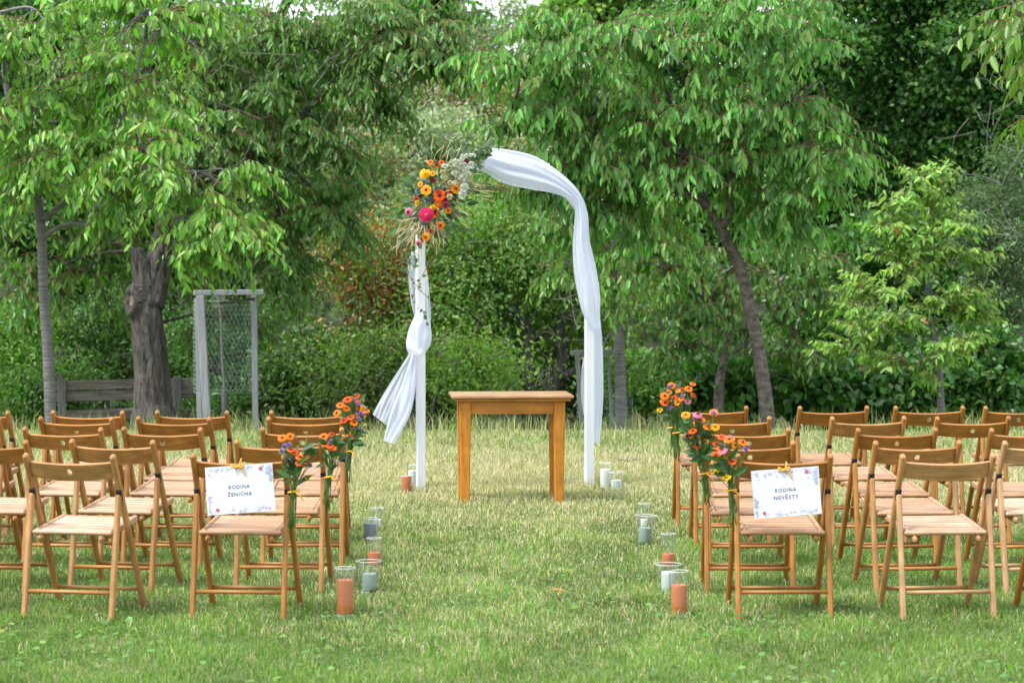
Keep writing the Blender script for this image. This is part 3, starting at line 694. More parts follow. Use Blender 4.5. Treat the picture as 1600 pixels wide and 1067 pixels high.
# tangle of dead grey twigs among the thicket
def dead_twigs():
    ps = []
    for px, py, dd, rx, ry, n in ((640, 420, 30.5, 130, 90, 40), (470, 480, 30, 60, 80, 20), (720, 570, 28.9, 150, 40, 26), (930, 460, 29.5, 80, 90, 26), (1230, 540, 29, 120, 70, 26), (600, 200, 44, 120, 80, 36), (300, 560, 29.5, 120, 60, 22), (1560, 250, 31, 50, 120, 24), (190, 200, 26.6, 170, 150, 26), (460, 200, 26.4, 110, 120, 20)):
        for i in range(n):
            p = np.array(at(px + R.uniform(-rx, rx), py + R.uniform(-ry, ry), dd + R.uniform(-.3, .3))); v = R.normal(0, 1, 3); v[1] *= .3; v = nrm(v) * R.uniform(.25, .8)
            ps.append((curve_pts([p, p + v * .5 + R.normal(0, .05, 3), p + v + R.normal(0, .08, 3)], 4), np.linspace(.007, .002, 9)))
    tag(link('dead_twigs', tube_me('dead_twigs', ps, 3, False), None, M['dead']), 'tangle of bare grey dead twigs caught in the thicket', 'twigs', kind='stuff')
dead_twigs()
# ------------------------------------------------------------------ folding chairs
SX = .213
def chair_meshes():
    m = {}
    pt = Vector((0, -.20, .765)); pf = Vector((0, .21, 0))
    m['back_post'] = bar_me('back_post', pf, pt, .025, .036, bev=.007)
    m['rear_leg'] = bar_me('rear_leg', (0, -.225, 0), (0, -.124, .575), .024, .033, bev=.006)
    # curved backrest board, with and without the grip hole
    def board(hole):
        W, H, T, BOW = SX - .0115, .041, .007, .030
        ax = (pt - pf).normalized(); cen = pf.lerp(pt, .905); nn = Vector((1, 0, 0)).cross(ax).normalized()   # nn points up/forward
        if nn.y > 0: nn = -nn
        def mp(u, v, s):
            x = u; off = BOW * (1 - (u / W) ** 2) - .004
            vv = v + (.004 * (1 - (u / W) ** 2) if v > 0 else 0)
            return cen + Vector((x, 0, 0)) + ax * vv + nn * (off + s * T)
        bm = bmesh.new(); lay = {}
        us = [-W, -.17, -.13, -.09, -.05, -.025]
        def V(u, v, s):
            k = (round(u, 5), round(v, 5), s)
            if k not in lay: lay[k] = bm.verts.new(mp(u, v, s))
            return lay[k]
        vv = [-H, -.014, .014 + .0, H]
        cols = us + ([.025, .05, .09, .13, .17, W])
        for s in (-1, 1):
            for i in range(len(cols) - 1):
                a, b = cols[i], cols[i + 1]
                if a == -.025 and b == .025:
                    if not hole:
                        bm.faces.new([V(a, -H, s), V(b, -H, s), V(b, H, s), V(a, H, s)]) if False else [bm.faces.new([V(a, vv[j], s), V(b, vv[j], s), V(b, vv[j + 1], s), V(a, vv[j + 1], s)]) for j in range(3)]
                    else:
                        ring = [(-.025, -H), (.025, -H), (.025, -.014), (.025, .014), (.025, H), (-.025, H), (-.025, .014), (-.025, -.014)]
                        circ = [(math.cos(t) * .0145, .004 + math.sin(t) * .0145) for t in (math.radians(q) for q in (-115, -65, -22, 22, 65, 115, 158, 202))]
                        for j in range(8):
                            j2 = (j + 1) % 8; bm.faces.new([V(*ring[j], s), V(*ring[j2], s), V(*circ[j2], s), V(*circ[j], s)])
                        if s == 1:
                            for j in range(8):
                                j2 = (j + 1) % 8; bm.faces.new([V(*circ[j], -1), V(*circ[j2], -1), V(*circ[j2], 1), V(*circ[j], 1)])
                else:
                    for j in range(3): bm.faces.new([V(a, vv[j], s), V(b, vv[j], s), V(b, vv[j + 1], s), V(a, vv[j + 1], s)])
        for i in range(len(cols) - 1):
            for v in (-H, H): bm.faces.new([V(cols[i], v, -1), V(cols[i + 1], v, -1), V(cols[i + 1], v, 1), V(cols[i], v, 1)])
        for u in (-W, W):
            for j in range(3): bm.faces.new([V(u, vv[j], -1), V(u, vv[j + 1], -1), V(u, vv[j + 1], 1), V(u, vv[j], 1)])
        bmesh.ops.recalc_face_normals(bm, faces=bm.faces)
        return me_bm('backrest', bm)
    m['backrest_hole'] = board(True); m['backrest'] = board(False)
    m['slat'] = bar_me('slat', (-.166, 0, 0), (.166, 0, 0), .0445, .013, side=(0, 1, 0), bev=.005)
    m['rear_rail'] = bar_me('rear_rail', (-.196, 0, 0), (.196, 0, 0), .03, .022, side=(0, 1, 0), bev=.008)
    m['side_rail'] = bar_me('side_rail', (0, -.155, .398), (0, .192, .433), .021, .034, bev=.006)
    m['seat_block'] = bar_me('seat_block', (0, -.20, .372), (0, -.02, .388), .021, .030, bev=.009)
    m['rear_stretcher'] = tube_me('stretcher', [([(-SX + .01, -.2025, .13), (SX - .01, -.2025, .13)], [.0095, .0095])], 10)
    m['front_stretcher'] = tube_me('stretcher', [([(-SX + .01, .156, .10), (SX - .01, .156, .10)], [.0095, .0095])], 10)
    m['hinge'] = bar_me('hinge', (0, -.104, .548), (0, -.126, .602), .0275, .020, bev=.004)
    for k, mt in dict(back_post='wood_z', rear_leg='wood_z', backrest_hole='wood_x', backrest='wood_x', slat='wood_seat', rear_rail='wood_seat', side_rail='wood_seat',
                      seat_block='wood_x', rear_stretcher='wood_x', front_stretcher='wood_x', hinge='black_metal').items():
        m[k].materials.append(M[mt])
    return m
CH = chair_meshes()
def chair(x, y, rot, tone, hole, label, group):
    t = thing('folding_chair', label, 'chair', (x, y, float(gz(x, y)) - .006), rot, group)
    def part(nm, key, loc=(0, 0, 0), rx=0, tn=None):
        o = bpy.data.objects.new(nm, CH[key]); COL.objects.link(o); o.parent = t; o.location = loc; o.rotation_euler = (rx, 0, 0)
        o['tone'] = float(np.clip((tone if tn is None else tn) + random.uniform(-.11, .11), 0, 1)); return o
    for s in (-1, 1):
        part('back_post', 'back_post', (s * SX, 0, 0)); part('rear_leg', 'rear_leg', (s * SX, 0, 0), tn=tone + .16)
        part('hinge', 'hinge', (s * SX, 0, 0)); part('side_rail', 'side_rail', (s * .178, 0, 0), tn=tone); part('seat_block', 'seat_block', (s * .150, 0, 0))
    part('backrest', 'backrest_hole' if hole else 'backrest')
    part('rear_rail', 'rear_rail', (0, -.158, .400), tn=tone); sl = math.atan2(.035, .347)
    for i in range(6): part('slat', 'slat', (0, -.112 + i * .0535, .404 + (i * .0535 + .043) * .1), sl, tn=tone + random.uniform(-.08, .08))
    part('stretcher', 'rear_stretcher'); part('stretcher', 'front_stretcher')
    return t

ROWS = {'r': (10.28, 11.1, 12.0, 12.96, 13.97), 'l': (10.28, 11.15, 12.05, 12.92, 13.5)}
rad = math.radians
# (left post px, right post px, turn in degrees, tone, hole) counted from the aisle
SEATS = {'r': [[(1152, 1299, 1, .32, 0), (1407, 1548, 5, .72, 0), (1628, 1770, 6, .2, 1)],
               [(1106, 1244, -2, .25, 1), (1364, 1494, 6, .55, 1), (1559, 1692, 10, .95, 1)],
               [(1109, 1233, 0, .25, 1), (1336, 1458, 6, .22, 1), (1542, 1664, 8, .4, 1)],
               [(1089, 1202, 0, .28, 1), (1297, 1408, 6, .5, 0), (1464, 1569, 6, .3, 1)],
               [(1061, 1166, 0, .2, 0), (1248, 1350, 5, .15, 0), (1402, 1498, 4, .2, 1), (1539, 1640, 5, .2, 1)]],
         'l': [[(305, 450, -5, .3, 0), (52, 185, -11, .62, 1), (-195, -58, -12, .3, 0)],
               [(368, 506, -2, .42, 0), (123, 247, -11, .48, 0), (-80, 48, -9, .3, 0)],
               [(408, 535, 0, .3, 1), (201, 318, -8, .38, 1), (47, 161, -8, .5, 1), (-118, -5, -6, .4, 1)],
               [(420, 533, 0, .28, 1), (226, 331, -9, .3, 0), (73, 176, -8, .28, 1), (-108, 4, -8, .3, 0)],
               [(426, 534, -2, .3, 0), (249, 356, -4, .32, 0), (88, 190, -4, .3, 0), (-92, 16, -6, .36, 0)]]}
ORD = ['aisle seat', 'second from the aisle', 'third from the aisle', 'fourth from the aisle']
AHEAD = ['in the row of the', 'one row ahead of the', 'two rows ahead of the', 'three rows ahead of the', 'four rows ahead of the']
CHAIRS = {}
for side, rows in SEATS.items():
    sign_name = 'NEVĚSTY' if side == 'r' else 'ŽENICHA'
    for ri, row in enumerate(rows):
        dd = ROWS[side][ri]
        for ci, (a, b, turn, tone, hole) in enumerate(row):
            x = ((a + b) / 2 - 800) / F * (dd + .025); y = dd + .225
            look = 'bleached' if tone > .6 else 'honey'
            lb = f'{look} wooden folding chair, {ORD[ci]}, {AHEAD[ri]} {sign_name} sign'
            if ri == 0 and ci == 0: lb = f'honey coloured wooden folding chair carrying the RODINA {sign_name} sign'
            r_ = rad(turn)
            x -= -.2 * math.sin(r_) * -1 * 0
            CHAIRS[(side, ri, ci)] = chair(x, y, r_, tone, hole, lb, 'folding chairs in two blocks')

# ------------------------------------------------------------------ table
def table():
    t = thing('wooden_table', 'honey varnished wooden table standing in front of the white arch', 'table', (-.012, 15.64, 0), rad(4))
    W, Dp = .84, .56
    def part(nm, me, mt, tone):
        o = link(nm, me, t, M[mt]); o['tone'] = tone; return o
    bm = bmesh.new(); bar(bm, (-W / 2, 0, .742), (W / 2, 0, .742), Dp, .022, side=(0, 1, 0), bev=.005); part('table_top', me_bm('table_top', bm), 'table_top', .5)
    bm = bmesh.new(); bar(bm, (-W / 2 + .017, 0, .721), (W / 2 - .017, 0, .721), Dp - .034, .02, side=(0, 1, 0), bev=.007); part('top_moulding', me_bm('top_moulding', bm), 'table_x', .35)
    for sx in (-1, 1):
        for sy in (-1, 1):
            x, y = sx * .325, sy * .19
            v, f = [], []
            for z, w in ((-.02, .058), (.02, .060), (.711, .080)):
                w /= 2; ch = .006
                for a, b in ((-w + ch, -w), (w - ch, -w), (w, -w + ch), (w, w - ch), (w - ch, w), (-w + ch, w), (-w, w - ch), (-w, -w + ch)): v.append((x + a, y + b, z))
            for k in range(2):
                for i in range(8): f.append((k * 8 + i, k * 8 + (i + 1) % 8, k * 8 + 8 + (i + 1) % 8, k * 8 + 8 + i))
            f += [tuple(range(7, -1, -1)), tuple(range(16, 24))]
            part('leg', me_from('leg', v, f), 'table_z', .25 + .1 * random.random())
    for sy in (-1, 1): part('apron', bar_me('apron', (-.286, sy * .205, .665), (.286, sy * .205, .665), .09, .02, side=(0, 0, 1), bev=.002), 'table_x', .45)
    for sx in (-1, 1): part('apron', bar_me('apron', (sx * .34, -.151, .665), (sx * .34, .151, .665), .09, .02, side=(0, 0, 1), bev=.002), 'table_x', .3)
table()

# ------------------------------------------------------------------ arch
def arch():
    pl = Vector((-.672, 16.45, 0)); pr = Vector((.578, 16.75, 0))
    ax = (pr - pl).normalized(); ang = math.atan2(ax.y, ax.x)
    t = thing('wedding_arch', 'white painted timber arch frame with square posts', 'arch', (pl + pr) / 2, ang)
    w = (pr - pl).length / 2
    def b_(nm, p0, p1, wd=.062, tk=.062): link(nm, bar_me(nm, p0, p1, wd, tk, side=(0, 1, 0), bev=.004), t, M['white_paint'])
    b_('post', (-w, 0, -.03), (-w, 0, 1.92)); b_('post', (w, 0, -.03), (w, 0, 1.60))
    b_('brace', (-w + .006, 0, 1.90), (-w + .36, 0, 2.385), .036, .036); b_('brace', (w - .004, 0, 1.59), (w - .085, 0, 2.06), .036, .036); b_('brace', (w - .082, 0, 2.05), (w - .34, 0, 2.385), .034, .034)
    b_('top_beam', (-w + .33, 0, 2.385), (w - .31, 0, 2.385), .04, .04)
    return t
arch()

def loft(name, left, right, d, depth, pleat=(6, .012), nv=26, nu=8, closed=False, front=True, parent=None, twist=1.5, dshift=None):
    """cloth stretched between two edges given as photograph pixels at distance d; pleats run along it"""
    A = curve_pts([(p[0], p[1], 0) for p in left], nu); B = curve_pts([(p[0], p[1], 0) for p in right], nu)
    n = min(len(A), len(B)); A = A[np.linspace(0, len(A) - 1, n).round().astype(int)]; B = B[np.linspace(0, len(B) - 1, n).round().astype(int)]
    V, Fc = [], []
    for i in range(n):
        s = i / (n - 1)
        for j in range(nv):
            v = j / (nv - 1) if not closed else j / nv
            if closed:
                a = 2 * PI * v; u = .5 - .5 * math.cos(a); dep = math.sin(a) * depth
            else:
                u = v; dep = -math.sin(PI * v) * depth
            q = A[i] * (1 - u) + B[i] * u
            f0 = pleat[0]; am = .55 + .45 * math.sin(s * 7 + v * 5)
            pl = pleat[1] * (am * math.sin(2 * PI * (f0 * .45 * v + .5 * math.sin(v * 4 + s * 3)) + twist * s * 4) + .7 * (1 - am) * math.sin(2 * PI * round(f0 * .95) * v + 2.1 - twist * s * 3) + .3 * math.sin(2 * PI * round(f0 * 1.7) * v + 4 * math.sin(s * 3)))
            dd = d + dep + pl + (dshift(s) if dshift else 0)
            V.append(tuple(at(q[0], q[1], dd)))
    m = nv
    for i in range(n - 1):
        for j in range(nv - 1 if not closed else nv):
            j2 = (j + 1) % nv
            Fc.append((i * m + j, i * m + j2, (i + 1) * m + j2, (i + 1) * m + j))
    return me_from(name, V, Fc, True)

def z5(u, v): return (580 + u / 3.557, 180 + v / 3.557)
def z6(u, v): return (580 + u / 3.05, 450 + v / 3.05)
def z2(u, v): return (600 + u / 5.93, 380 + v / 5.93)
def drapes():
    t = thing('tulle_swag', 'white tulle swag sweeping over the arch and down its right post', 'cloth', at(920, 690, 16.6), 0)
    def ch(nm, me):
        o = link(nm, me, t, M['tulle']); o.matrix_parent_inverse = Matrix.Translation(-t.location); return o
    up = [(733, 250), (748, 240)] + [z5(*p) for p in ((660, 186), (760, 193), (900, 225), (1000, 282), (1100, 362), (1165, 440), (1203, 545), (1215, 700), (1250, 850), (1272, 1000))] + [z6(*p) for p in ((1090, 120), (1092, 190))]
    lo = [(735, 263), (748, 266)] + [z5(*p) for p in ((640, 325), (740, 380), (880, 412), (1000, 432), (1085, 465), (1130, 520), (1127, 620), (1120, 750), (1130, 900), (1160, 1050))] + [z6(*p) for p in ((1008, 120), (1046, 200))]
    ch('swag', loft('swag', up, lo, 16.5, .06, (7, .014), 110, 7, True, twist=1.6, dshift=lambda s: .22 * s))
    # inner fold, a second layer near the upper edge
    up2 = [(p[0] * .75 + q[0] * .25, p[1] * .75 + q[1] * .25) for p, q in zip(up, lo)]; lo2 = [(p[0] * .3 + q[0] * .7, p[1] * .3 + q[1] * .7) for p, q in zip(up, lo)]
    ch('inner_fold', loft('inner_fold', up2[1:10], lo2[1:10], 16.5, .02, (7, .012), 60, 7, False, twist=2.0, dshift=lambda s: .18 * s))
    tl = [z6(*p) for p in ((1046, 150), (1050, 260), (1052, 400), (1055, 560), (1060, 735))]
    tr = [z6(*p) for p in ((1092, 150), (1102, 260), (1106, 420), (1104, 560), (1088, 742))]
    ch('hanging_tail', loft('hanging_tail', tl, tr, 16.86, .02, (3, .012), 40, 7, True, twist=.5))
    tl = [z6(*p) for p in ((1010, 330), (1000, 430), (1001, 520), (1012, 600))]; tr = [z6(*p) for p in ((1046, 330), (1046, 430), (1046, 520), (1046, 610))]
    ch('back_fold', loft('back_fold', tl, tr, 16.87, .01, (3, .008), 18, 6, False))
    t2 = thing('knotted_tulle', 'white tulle knotted round the left post of the arch with a flaring tail', 'cloth', at(640, 690, 16.4), 0)
    def c2(nm, me):
        o = link(nm, me, t2, M['tulle']); o.matrix_parent_inverse = Matrix.Translation(-t2.location); return o
    l = [z2(*p) for p in ((262, 60), (226, 180), (224, 330), (250, 540), (276, 665))]; r = [z2(*p) for p in ((352, 20), (370, 150), (404, 300), (430, 560), (436, 720))]
    c2('upper_wrap', loft('upper_wrap', l, r, 16.52, -.02, (4, .012), 30, 7, False, twist=.4))
    l = [z2(*p) for p in ((292, 650), (262, 720), (228, 800), (208, 900), (207, 970), (232, 1030), (262, 1050))]; r = [z2(*p) for p in ((352, 640), (420, 700), (436, 790), (441, 880), (420, 960), (385, 1010), (368, 1035))]
    c2('knot', loft('knot', l, r, 16.45, .075, (5, .013), 40, 7, True, twist=2.6))
    l = [z6(*p) for p in ((185, 305), (145, 370), (98, 440), (50, 520), (6, 602))]; r = [z6(*p) for p in ((214, 312), (205, 390), (185, 490), (160, 590), (120, 690))]
    c2('sheer_tail', loft('sheer_tail', l, r, 16.44, .02, (4, .016), 30, 7, False, twist=.6))
    l = [z6(*p) for p in ((195, 306), (165, 400), (125, 500), (90, 600), (58, 728))]; r = [z6(*p) for p in ((222, 310), (215, 420), (205, 520), (178, 620), (112, 742))]
    c2('tail', loft('tail', l, r, 16.40, .04, (4, .018), 34, 7, True, twist=.6))
    l = [z6(*p) for p in ((182, 308), (168, 312), (190, 316))]; 
drapes()

# ------------------------------------------------------------------ flowers
def petal_ring(n, r0, r1, w, z0, z1, rot=0.0, tip=.75, jitter=.0):
    """petals as little five sided blades"""
    out = []
    for k in range(n):
        a = rot + 2 * PI * k / n + random.uniform(-jitter, jitter); c, s = math.cos(a), math.sin(a)
        def P(r, q, z): return (r * c - q * s, r * s + q * c, z)
        rm = r0 + (r1 - r0) * .7; zm = z0 + (z1 - z0) * .6
        out.append([P(r0, -w * .25, z0), P(r0, w * .25, z0), P(rm, w * .5, zm), P(r1, w * .5 * tip * .7, z1), P(r1, -w * .5 * tip * .7, z1), P(rm, -w * .5, zm)])
    return out
def flower_mesh(rings, col_in, col_out):
    V, Fc, C = [], [], []
    for q in rings:
        b = len(V); V += q; Fc += [(b, b + 1, b + 2, b + 5), (b + 5, b + 2, b + 3, b + 4)]
        f = random.uniform(.8, 1.15); C += [tuple(x * f for x in col_in)] * 2 + [tuple(x * f for x in col_out)] * 4
    me = me_from('flower', V, Fc); a = me.color_attributes.new('col', 'FLOAT_COLOR', 'POINT')
    for i, c in enumerate(C): a.data[i].color = (*c, 1)
    me.materials.append(M['petal']); return me
def helenium(ci, co, n=11, droop=-.12):
    return flower_mesh(petal_ring(n, .25, 1, .52, .05, droop, jitter=.12) + petal_ring(n // 2, .25, .9, .45, .08, droop + .12, .3, jitter=.2), ci, co)
def dahlia(ci, co, layers=5, n=16):
    rg = []
    for k in range(layers):
        f = 1 - k / layers; rg += petal_ring(max(6, int(n * (.5 + .5 * f))), .05, .18 + .82 * f, .34 * (.5 + .5 * f), .12 + .1 * k, .02 + .14 * k, k * .35, .8, .1)
    return flower_mesh(rg, ci, co)
def fluff(co, n=46):
    rg = []
    for i in range(n):
        v = nrm(R.normal(0, 1, 3)); v[2] = abs(v[2]) * .8; t = nrm(np.cross(v, R.normal(0, 1, 3))) * .2; u = np.cross(v, t)
        e = v * R.uniform(.7, 1); rg.append([tuple(e * .2 - t * .3), tuple(e * .2 + t * .3), tuple(e * .7 + t), tuple(e + t * .7), tuple(e - t * .7), tuple(e * .7 - t)])
    return flower_mesh(rg, tuple(x * .7 for x in co), co)
OR1, OR2, RU, YE, MA, PU, PK, BU = (.85, .20, .012), (.80, .10, .01), (.55, .07, .012), (.90, .50, .02), (.62, .015, .12), (.30, .17, .42), (.66, .22, .34), (.13, .01, .02)
FM = {'orange': helenium((.75, .10, .01), OR1), 'red_orange': helenium((.5, .04, .01), OR2), 'amber': helenium((.8, .2, .01), (.90, .36, .015), 13), 'rust': helenium((.3, .03, .01), RU, 14),
      'yellow_dahlia': dahlia((.7, .25, .01), (.92, .46, .02), 6, 20), 'magenta': dahlia((.75, .05, .10), MA, 4, 18), 'orange_dahlia': dahlia((.7, .12, .01), (.85, .24, .015), 5, 16),
      'pink': helenium((.4, .05, .1), PK, 12, -.45), 'burgundy': helenium((.08, .005, .01), (.22, .02, .04), 12), 'purple': fluff(PU), 'lilac': fluff((.42, .30, .52)), 'yellow': fluff((.85, .55, .03)),
      'thistle': fluff((.26, .30, .33), 60), 'cream': fluff((.66, .58, .40), 60), 'white': fluff((.75, .76, .78), 40)}
DISC = lathe_me('flower_center', [(0, .30), (.14, .27), (.25, .16), (.29, .02), (.26, -.05), (0, -.06)], 10); DISC.materials.append(M['disc'])
DISC_Y = lathe_me('flower_center', [(0, .60), (.10, .58), (.16, .5), (.15, .40)], 8); DISC_Y.materials.append(M['disc_yellow'])
HAS_DISC = {'orange', 'red_orange', 'amber', 'rust', 'pink', 'burgundy'}
def flower(kind, p, face, r, parent):
    """a flower head of radius r at p (parent space) looking along face"""
    o = bpy.data.objects.new('flower', FM[kind]); COL.objects.link(o); o.parent = parent
    q = Vector(face).to_track_quat('Z', 'Y')
    o.matrix_local = Matrix.Translation(p) @ q.to_matrix().to_4x4() @ Matrix.Rotation(random.uniform(0, 6.28), 4, 'Z') @ Matrix.Diagonal((r, r, r, 1))
    if kind in HAS_DISC or kind in ('magenta', 'orange_dahlia'):
        c = bpy.data.objects.new('flower_center', DISC if kind in HAS_DISC else DISC_Y); COL.objects.link(c); c.parent = o
        if kind in HAS_DISC: c.scale = (.85, .85, .9) if kind == 'amber' else (1.05, 1.05, 1.0)
    return o
LEAFS = []
for c in ((.045, .115, .03), (.075, .16, .04), (.035, .09, .03), (.15, .20, .13)):
    me = me_np('leaf', T_NEAR[None] * np.array([1, .42, 1]), 4, 7, F_NEAR, np.array([c], float)); me.materials.append(M['leaf']); LEAFS.append(me)
def leaf(p, dirn, L, parent, which=None, wide=1.0):
    o = bpy.data.objects.new('leaf', LEAFS[random.randrange(3) if which is None else which]); COL.objects.link(o); o.parent = parent
    D, S, Nn = leaf_frames(np.array([tuple(dirn)], float), np.array([[random.gauss(0, .4), -.8, .5 + random.gauss(0, .4)]]))
    m = np.eye(4); m[:3, 0] = D[0] * L; m[:3, 1] = S[0] * L * wide; m[:3, 2] = Nn[0] * L; m[:3, 3] = tuple(p); o.matrix_local = Matrix(m.tolist()); return o

def bouquet(label, px, py, d, lean, heads, h_up=.25, h_dn=.17, n_leaf=9):
    """posy tied to a chair post: (px, py) is its yellow tie; heads = [(kind, sideways m, up m, radius m)]"""
    o = at(px, py, d); t = thing('posy', label, 'bouquet', o, 0, 'posies tied to the aisle chairs')
    extra = [(random.choice(['orange', 'red_orange', 'purple', 'lilac', 'rust', 'amber']), lean * .8 + random.gauss(0, .035), h_up * random.uniform(.5, 1.05), random.uniform(.018, .03)) for _ in range(6)]
    for kind, sx, up, r in heads + extra:
        p = Vector((sx, random.uniform(-.05, .03), up))
        flower(kind, p, Vector((sx * 2.2 + random.uniform(-.35, .35), -.7, .85 + random.uniform(-.4, .5))), r * .78, t)
        foot = Vector((-lean * .25 - sx * .22 + random.uniform(-.012, .012), random.uniform(-.012, .012), -h_dn * random.uniform(.5, 1.0)))
        mid = Vector((random.uniform(-.012, .012), random.uniform(-.012, .012), 0))
        link('stem', tube_me('stem', [(curve_pts([foot, mid, (p + mid) / 2 + Vector((sx * .1, 0, .01)), p - Vector((0, 0, .004))], 4), .0019)], 5), t, M['green_stem'])
    for i in range(n_leaf):
        up = random.uniform(.03, h_up * .8); w = random.uniform(-1, 1)
        leaf(Vector((lean * up / h_up * .8 + w * .02, random.uniform(-.04, .0), up)), (w * .9 + lean * 2, -.25, random.uniform(-.1, 1)), random.uniform(.05, .10), t)
    for i in range(n_leaf * 2):
        up = random.uniform(.06, h_up * .95); w = random.uniform(-1, 1)
        leaf(Vector((lean * up / h_up * .9 + w * .04, random.uniform(-.02, .03), up)), (w * .9 + lean * 2, -.25, random.uniform(-.3, 1)), random.uniform(.035, .06), t, 3 if random.random() < .4 else None)
    for i in range(5):
        w = random.uniform(-.015, .015); e = Vector((lean + random.uniform(-.05, .06), random.uniform(-.03, .03), h_up * random.uniform(.5, 1.1)))
        link('stem', tube_me('stem', [(curve_pts([Vector((-lean * .3 + w, 0, -h_dn * random.uniform(.6, 1.1))), Vector((w, 0, 0)), e], 4), .0024)], 4), t, M['green_stem'])
    link('ribbon', tube_me('ribbon', [([(.026 * math.cos(a), .024 * math.sin(a), .004 * math.sin(a * 1.5)) for a in np.linspace(0, 2 * PI, 17)], .0045),
                                      (curve_pts([(.01, -.026, 0), (.03, -.035, -.012), (.045, -.03, -.035)], 4), .003)], 5), t, M['ribbon'])
    return t
H1 = [('orange', -.055, .245, .028), ('amber', .02, .145, .030), ('orange', .052, .17, .034), ('red_orange', .035, .135, .032), ('purple', -.04, .205, .026), ('purple', -.02, .215, .022), ('red_orange', -.008, .195, .026), ('pink', .004, .185, .022), ('purple', .07, .12, .022), ('lilac', -.05, .19, .02), ('yellow', .065, .06, .018)]
bouquet('posy of orange daisies and purple scabious on the chair carrying the ŽENICHA sign', 459, 768, 10.22, .03, H1, .25, .18, 14)
H2 = [('orange', -.03, .20, .030), ('red_orange', .005, .16, .030), ('orange', .02, .15, .028), ('purple', .01, .175, .024), ('lilac', .04, .165, .02), ('purple', .03, .12, .024), ('lilac', .075, .105, .026), ('rust', -.005, .165, .026), ('purple', .06, .185, .016)]
bouquet('posy of rust daisies and lilac on aisle chair, one row ahead of ŽENICHA sign', 515, 745, 11.08, .035, H2, .22, .17, 12)
H3 = [('red_orange', -.01, .30, .03), ('orange', -.05, .27, .03), ('red_orange', .03, .25, .03), ('orange', -.015, .25, .028), ('rust', .045, .28, .028), ('pink', .05, .225, .026), ('orange', -.075, .22, .03), ('red_orange', .01, .20, .032), ('rust', -.03, .18, .03), ('orange', .03, .17, .032), ('purple', .03, .295, .022), ('lilac', .055, .19, .026), ('yellow', .025, .11, .036), ('yellow', .085, .15, .026), ('lilac', .06, .12, .022), ('pink', .02, .145, .024)]
bouquet('tall full posy of red and orange daisies, groom side, three rows ahead of sign', 546, 705, 12.88, .05, H3, .3, .19, 14)
H4 = [('orange', .0, .24, .03), ('red_orange', .04, .22, .03), ('purple', .02, .19, .024), ('lilac', .06, .17, .024), ('orange', -.03, .19, .028), ('rust', .03, .25, .026)]
bouquet('posy behind the tall full posy, on the groom side front aisle chair', 549, 684, 13.5, .04, H4, .26, .18, 10)
H5 = [('orange', -.01, .235, .034), ('orange', .055, .22, .030), ('purple', .06, .19, .026), ('pink', -.045, .19, .03), ('lilac', -.035, .21, .022), ('amber', -.045, .155, .034), ('red_orange', -.075, .165, .028), ('yellow', -.075, .13, .026), ('yellow', -.06, .10, .026), ('yellow', -.025, .06, .032), ('purple', .075, .195, .018), ('yellow', -.085, .09, .018)]
bouquet('posy with yellow goldenrod and orange daisies on the chair carrying the NEVĚSTY sign', 1142, 766, 10.22, -.03, H5, .24, .17, 11)
H6 = [('orange', -.02, .265, .034), ('orange', .015, .235, .034), ('amber', .05, .235, .030), ('red_orange', -.06, .215, .03), ('red_orange', -.035, .175, .032), ('orange', -.07, .19, .026), ('pink', -.085, .19, .024), ('purple', -.045, .28, .026), ('lilac', .045, .30, .024), ('rust', -.03, .285, .026), ('orange', .045, .305, .03), ('lilac', -.05, .235, .022), ('pink', -.035, .30, .03), ('amber', -.09, .29, .03)]
bouquet('large leafy posy of orange daisies on aisle chair, one row ahead of NEVĚSTY sign', 1100, 740, 11.03, -.06, H6, .27, .16, 22)
H7 = [('orange', -.035, .275, .03), ('rust', .02, .245, .03), ('orange', .065, .255, .032), ('orange', -.075, .215, .034), ('red_orange', -.075, .175, .03), ('purple', -.005, .265, .024), ('lilac', .03, .215, .024), ('pink', .06, .185, .028), ('amber', .0, .175, .03), ('purple', -.04, .145, .024), ('yellow', -.1, .13, .026), ('orange', .02, .2, .028), ('rust', .09, .22, .024)]
bouquet('posy of orange, purple and yellow flowers, bride side, three rows ahead of the sign', 1058, 676, 12.9, -.02, H7, .27, .17, 14)
H8 = [('orange', -.02, .22, .03), ('red_orange', .03, .2, .03), ('purple', 0, .16, .024), ('orange', -.06, .17, .028), ('lilac', .05, .15, .022)]
bouquet('posy tied to the bride side front aisle chair by the meadow', 1050, 668, 13.95, -.02, H8, .22, .18, 10)

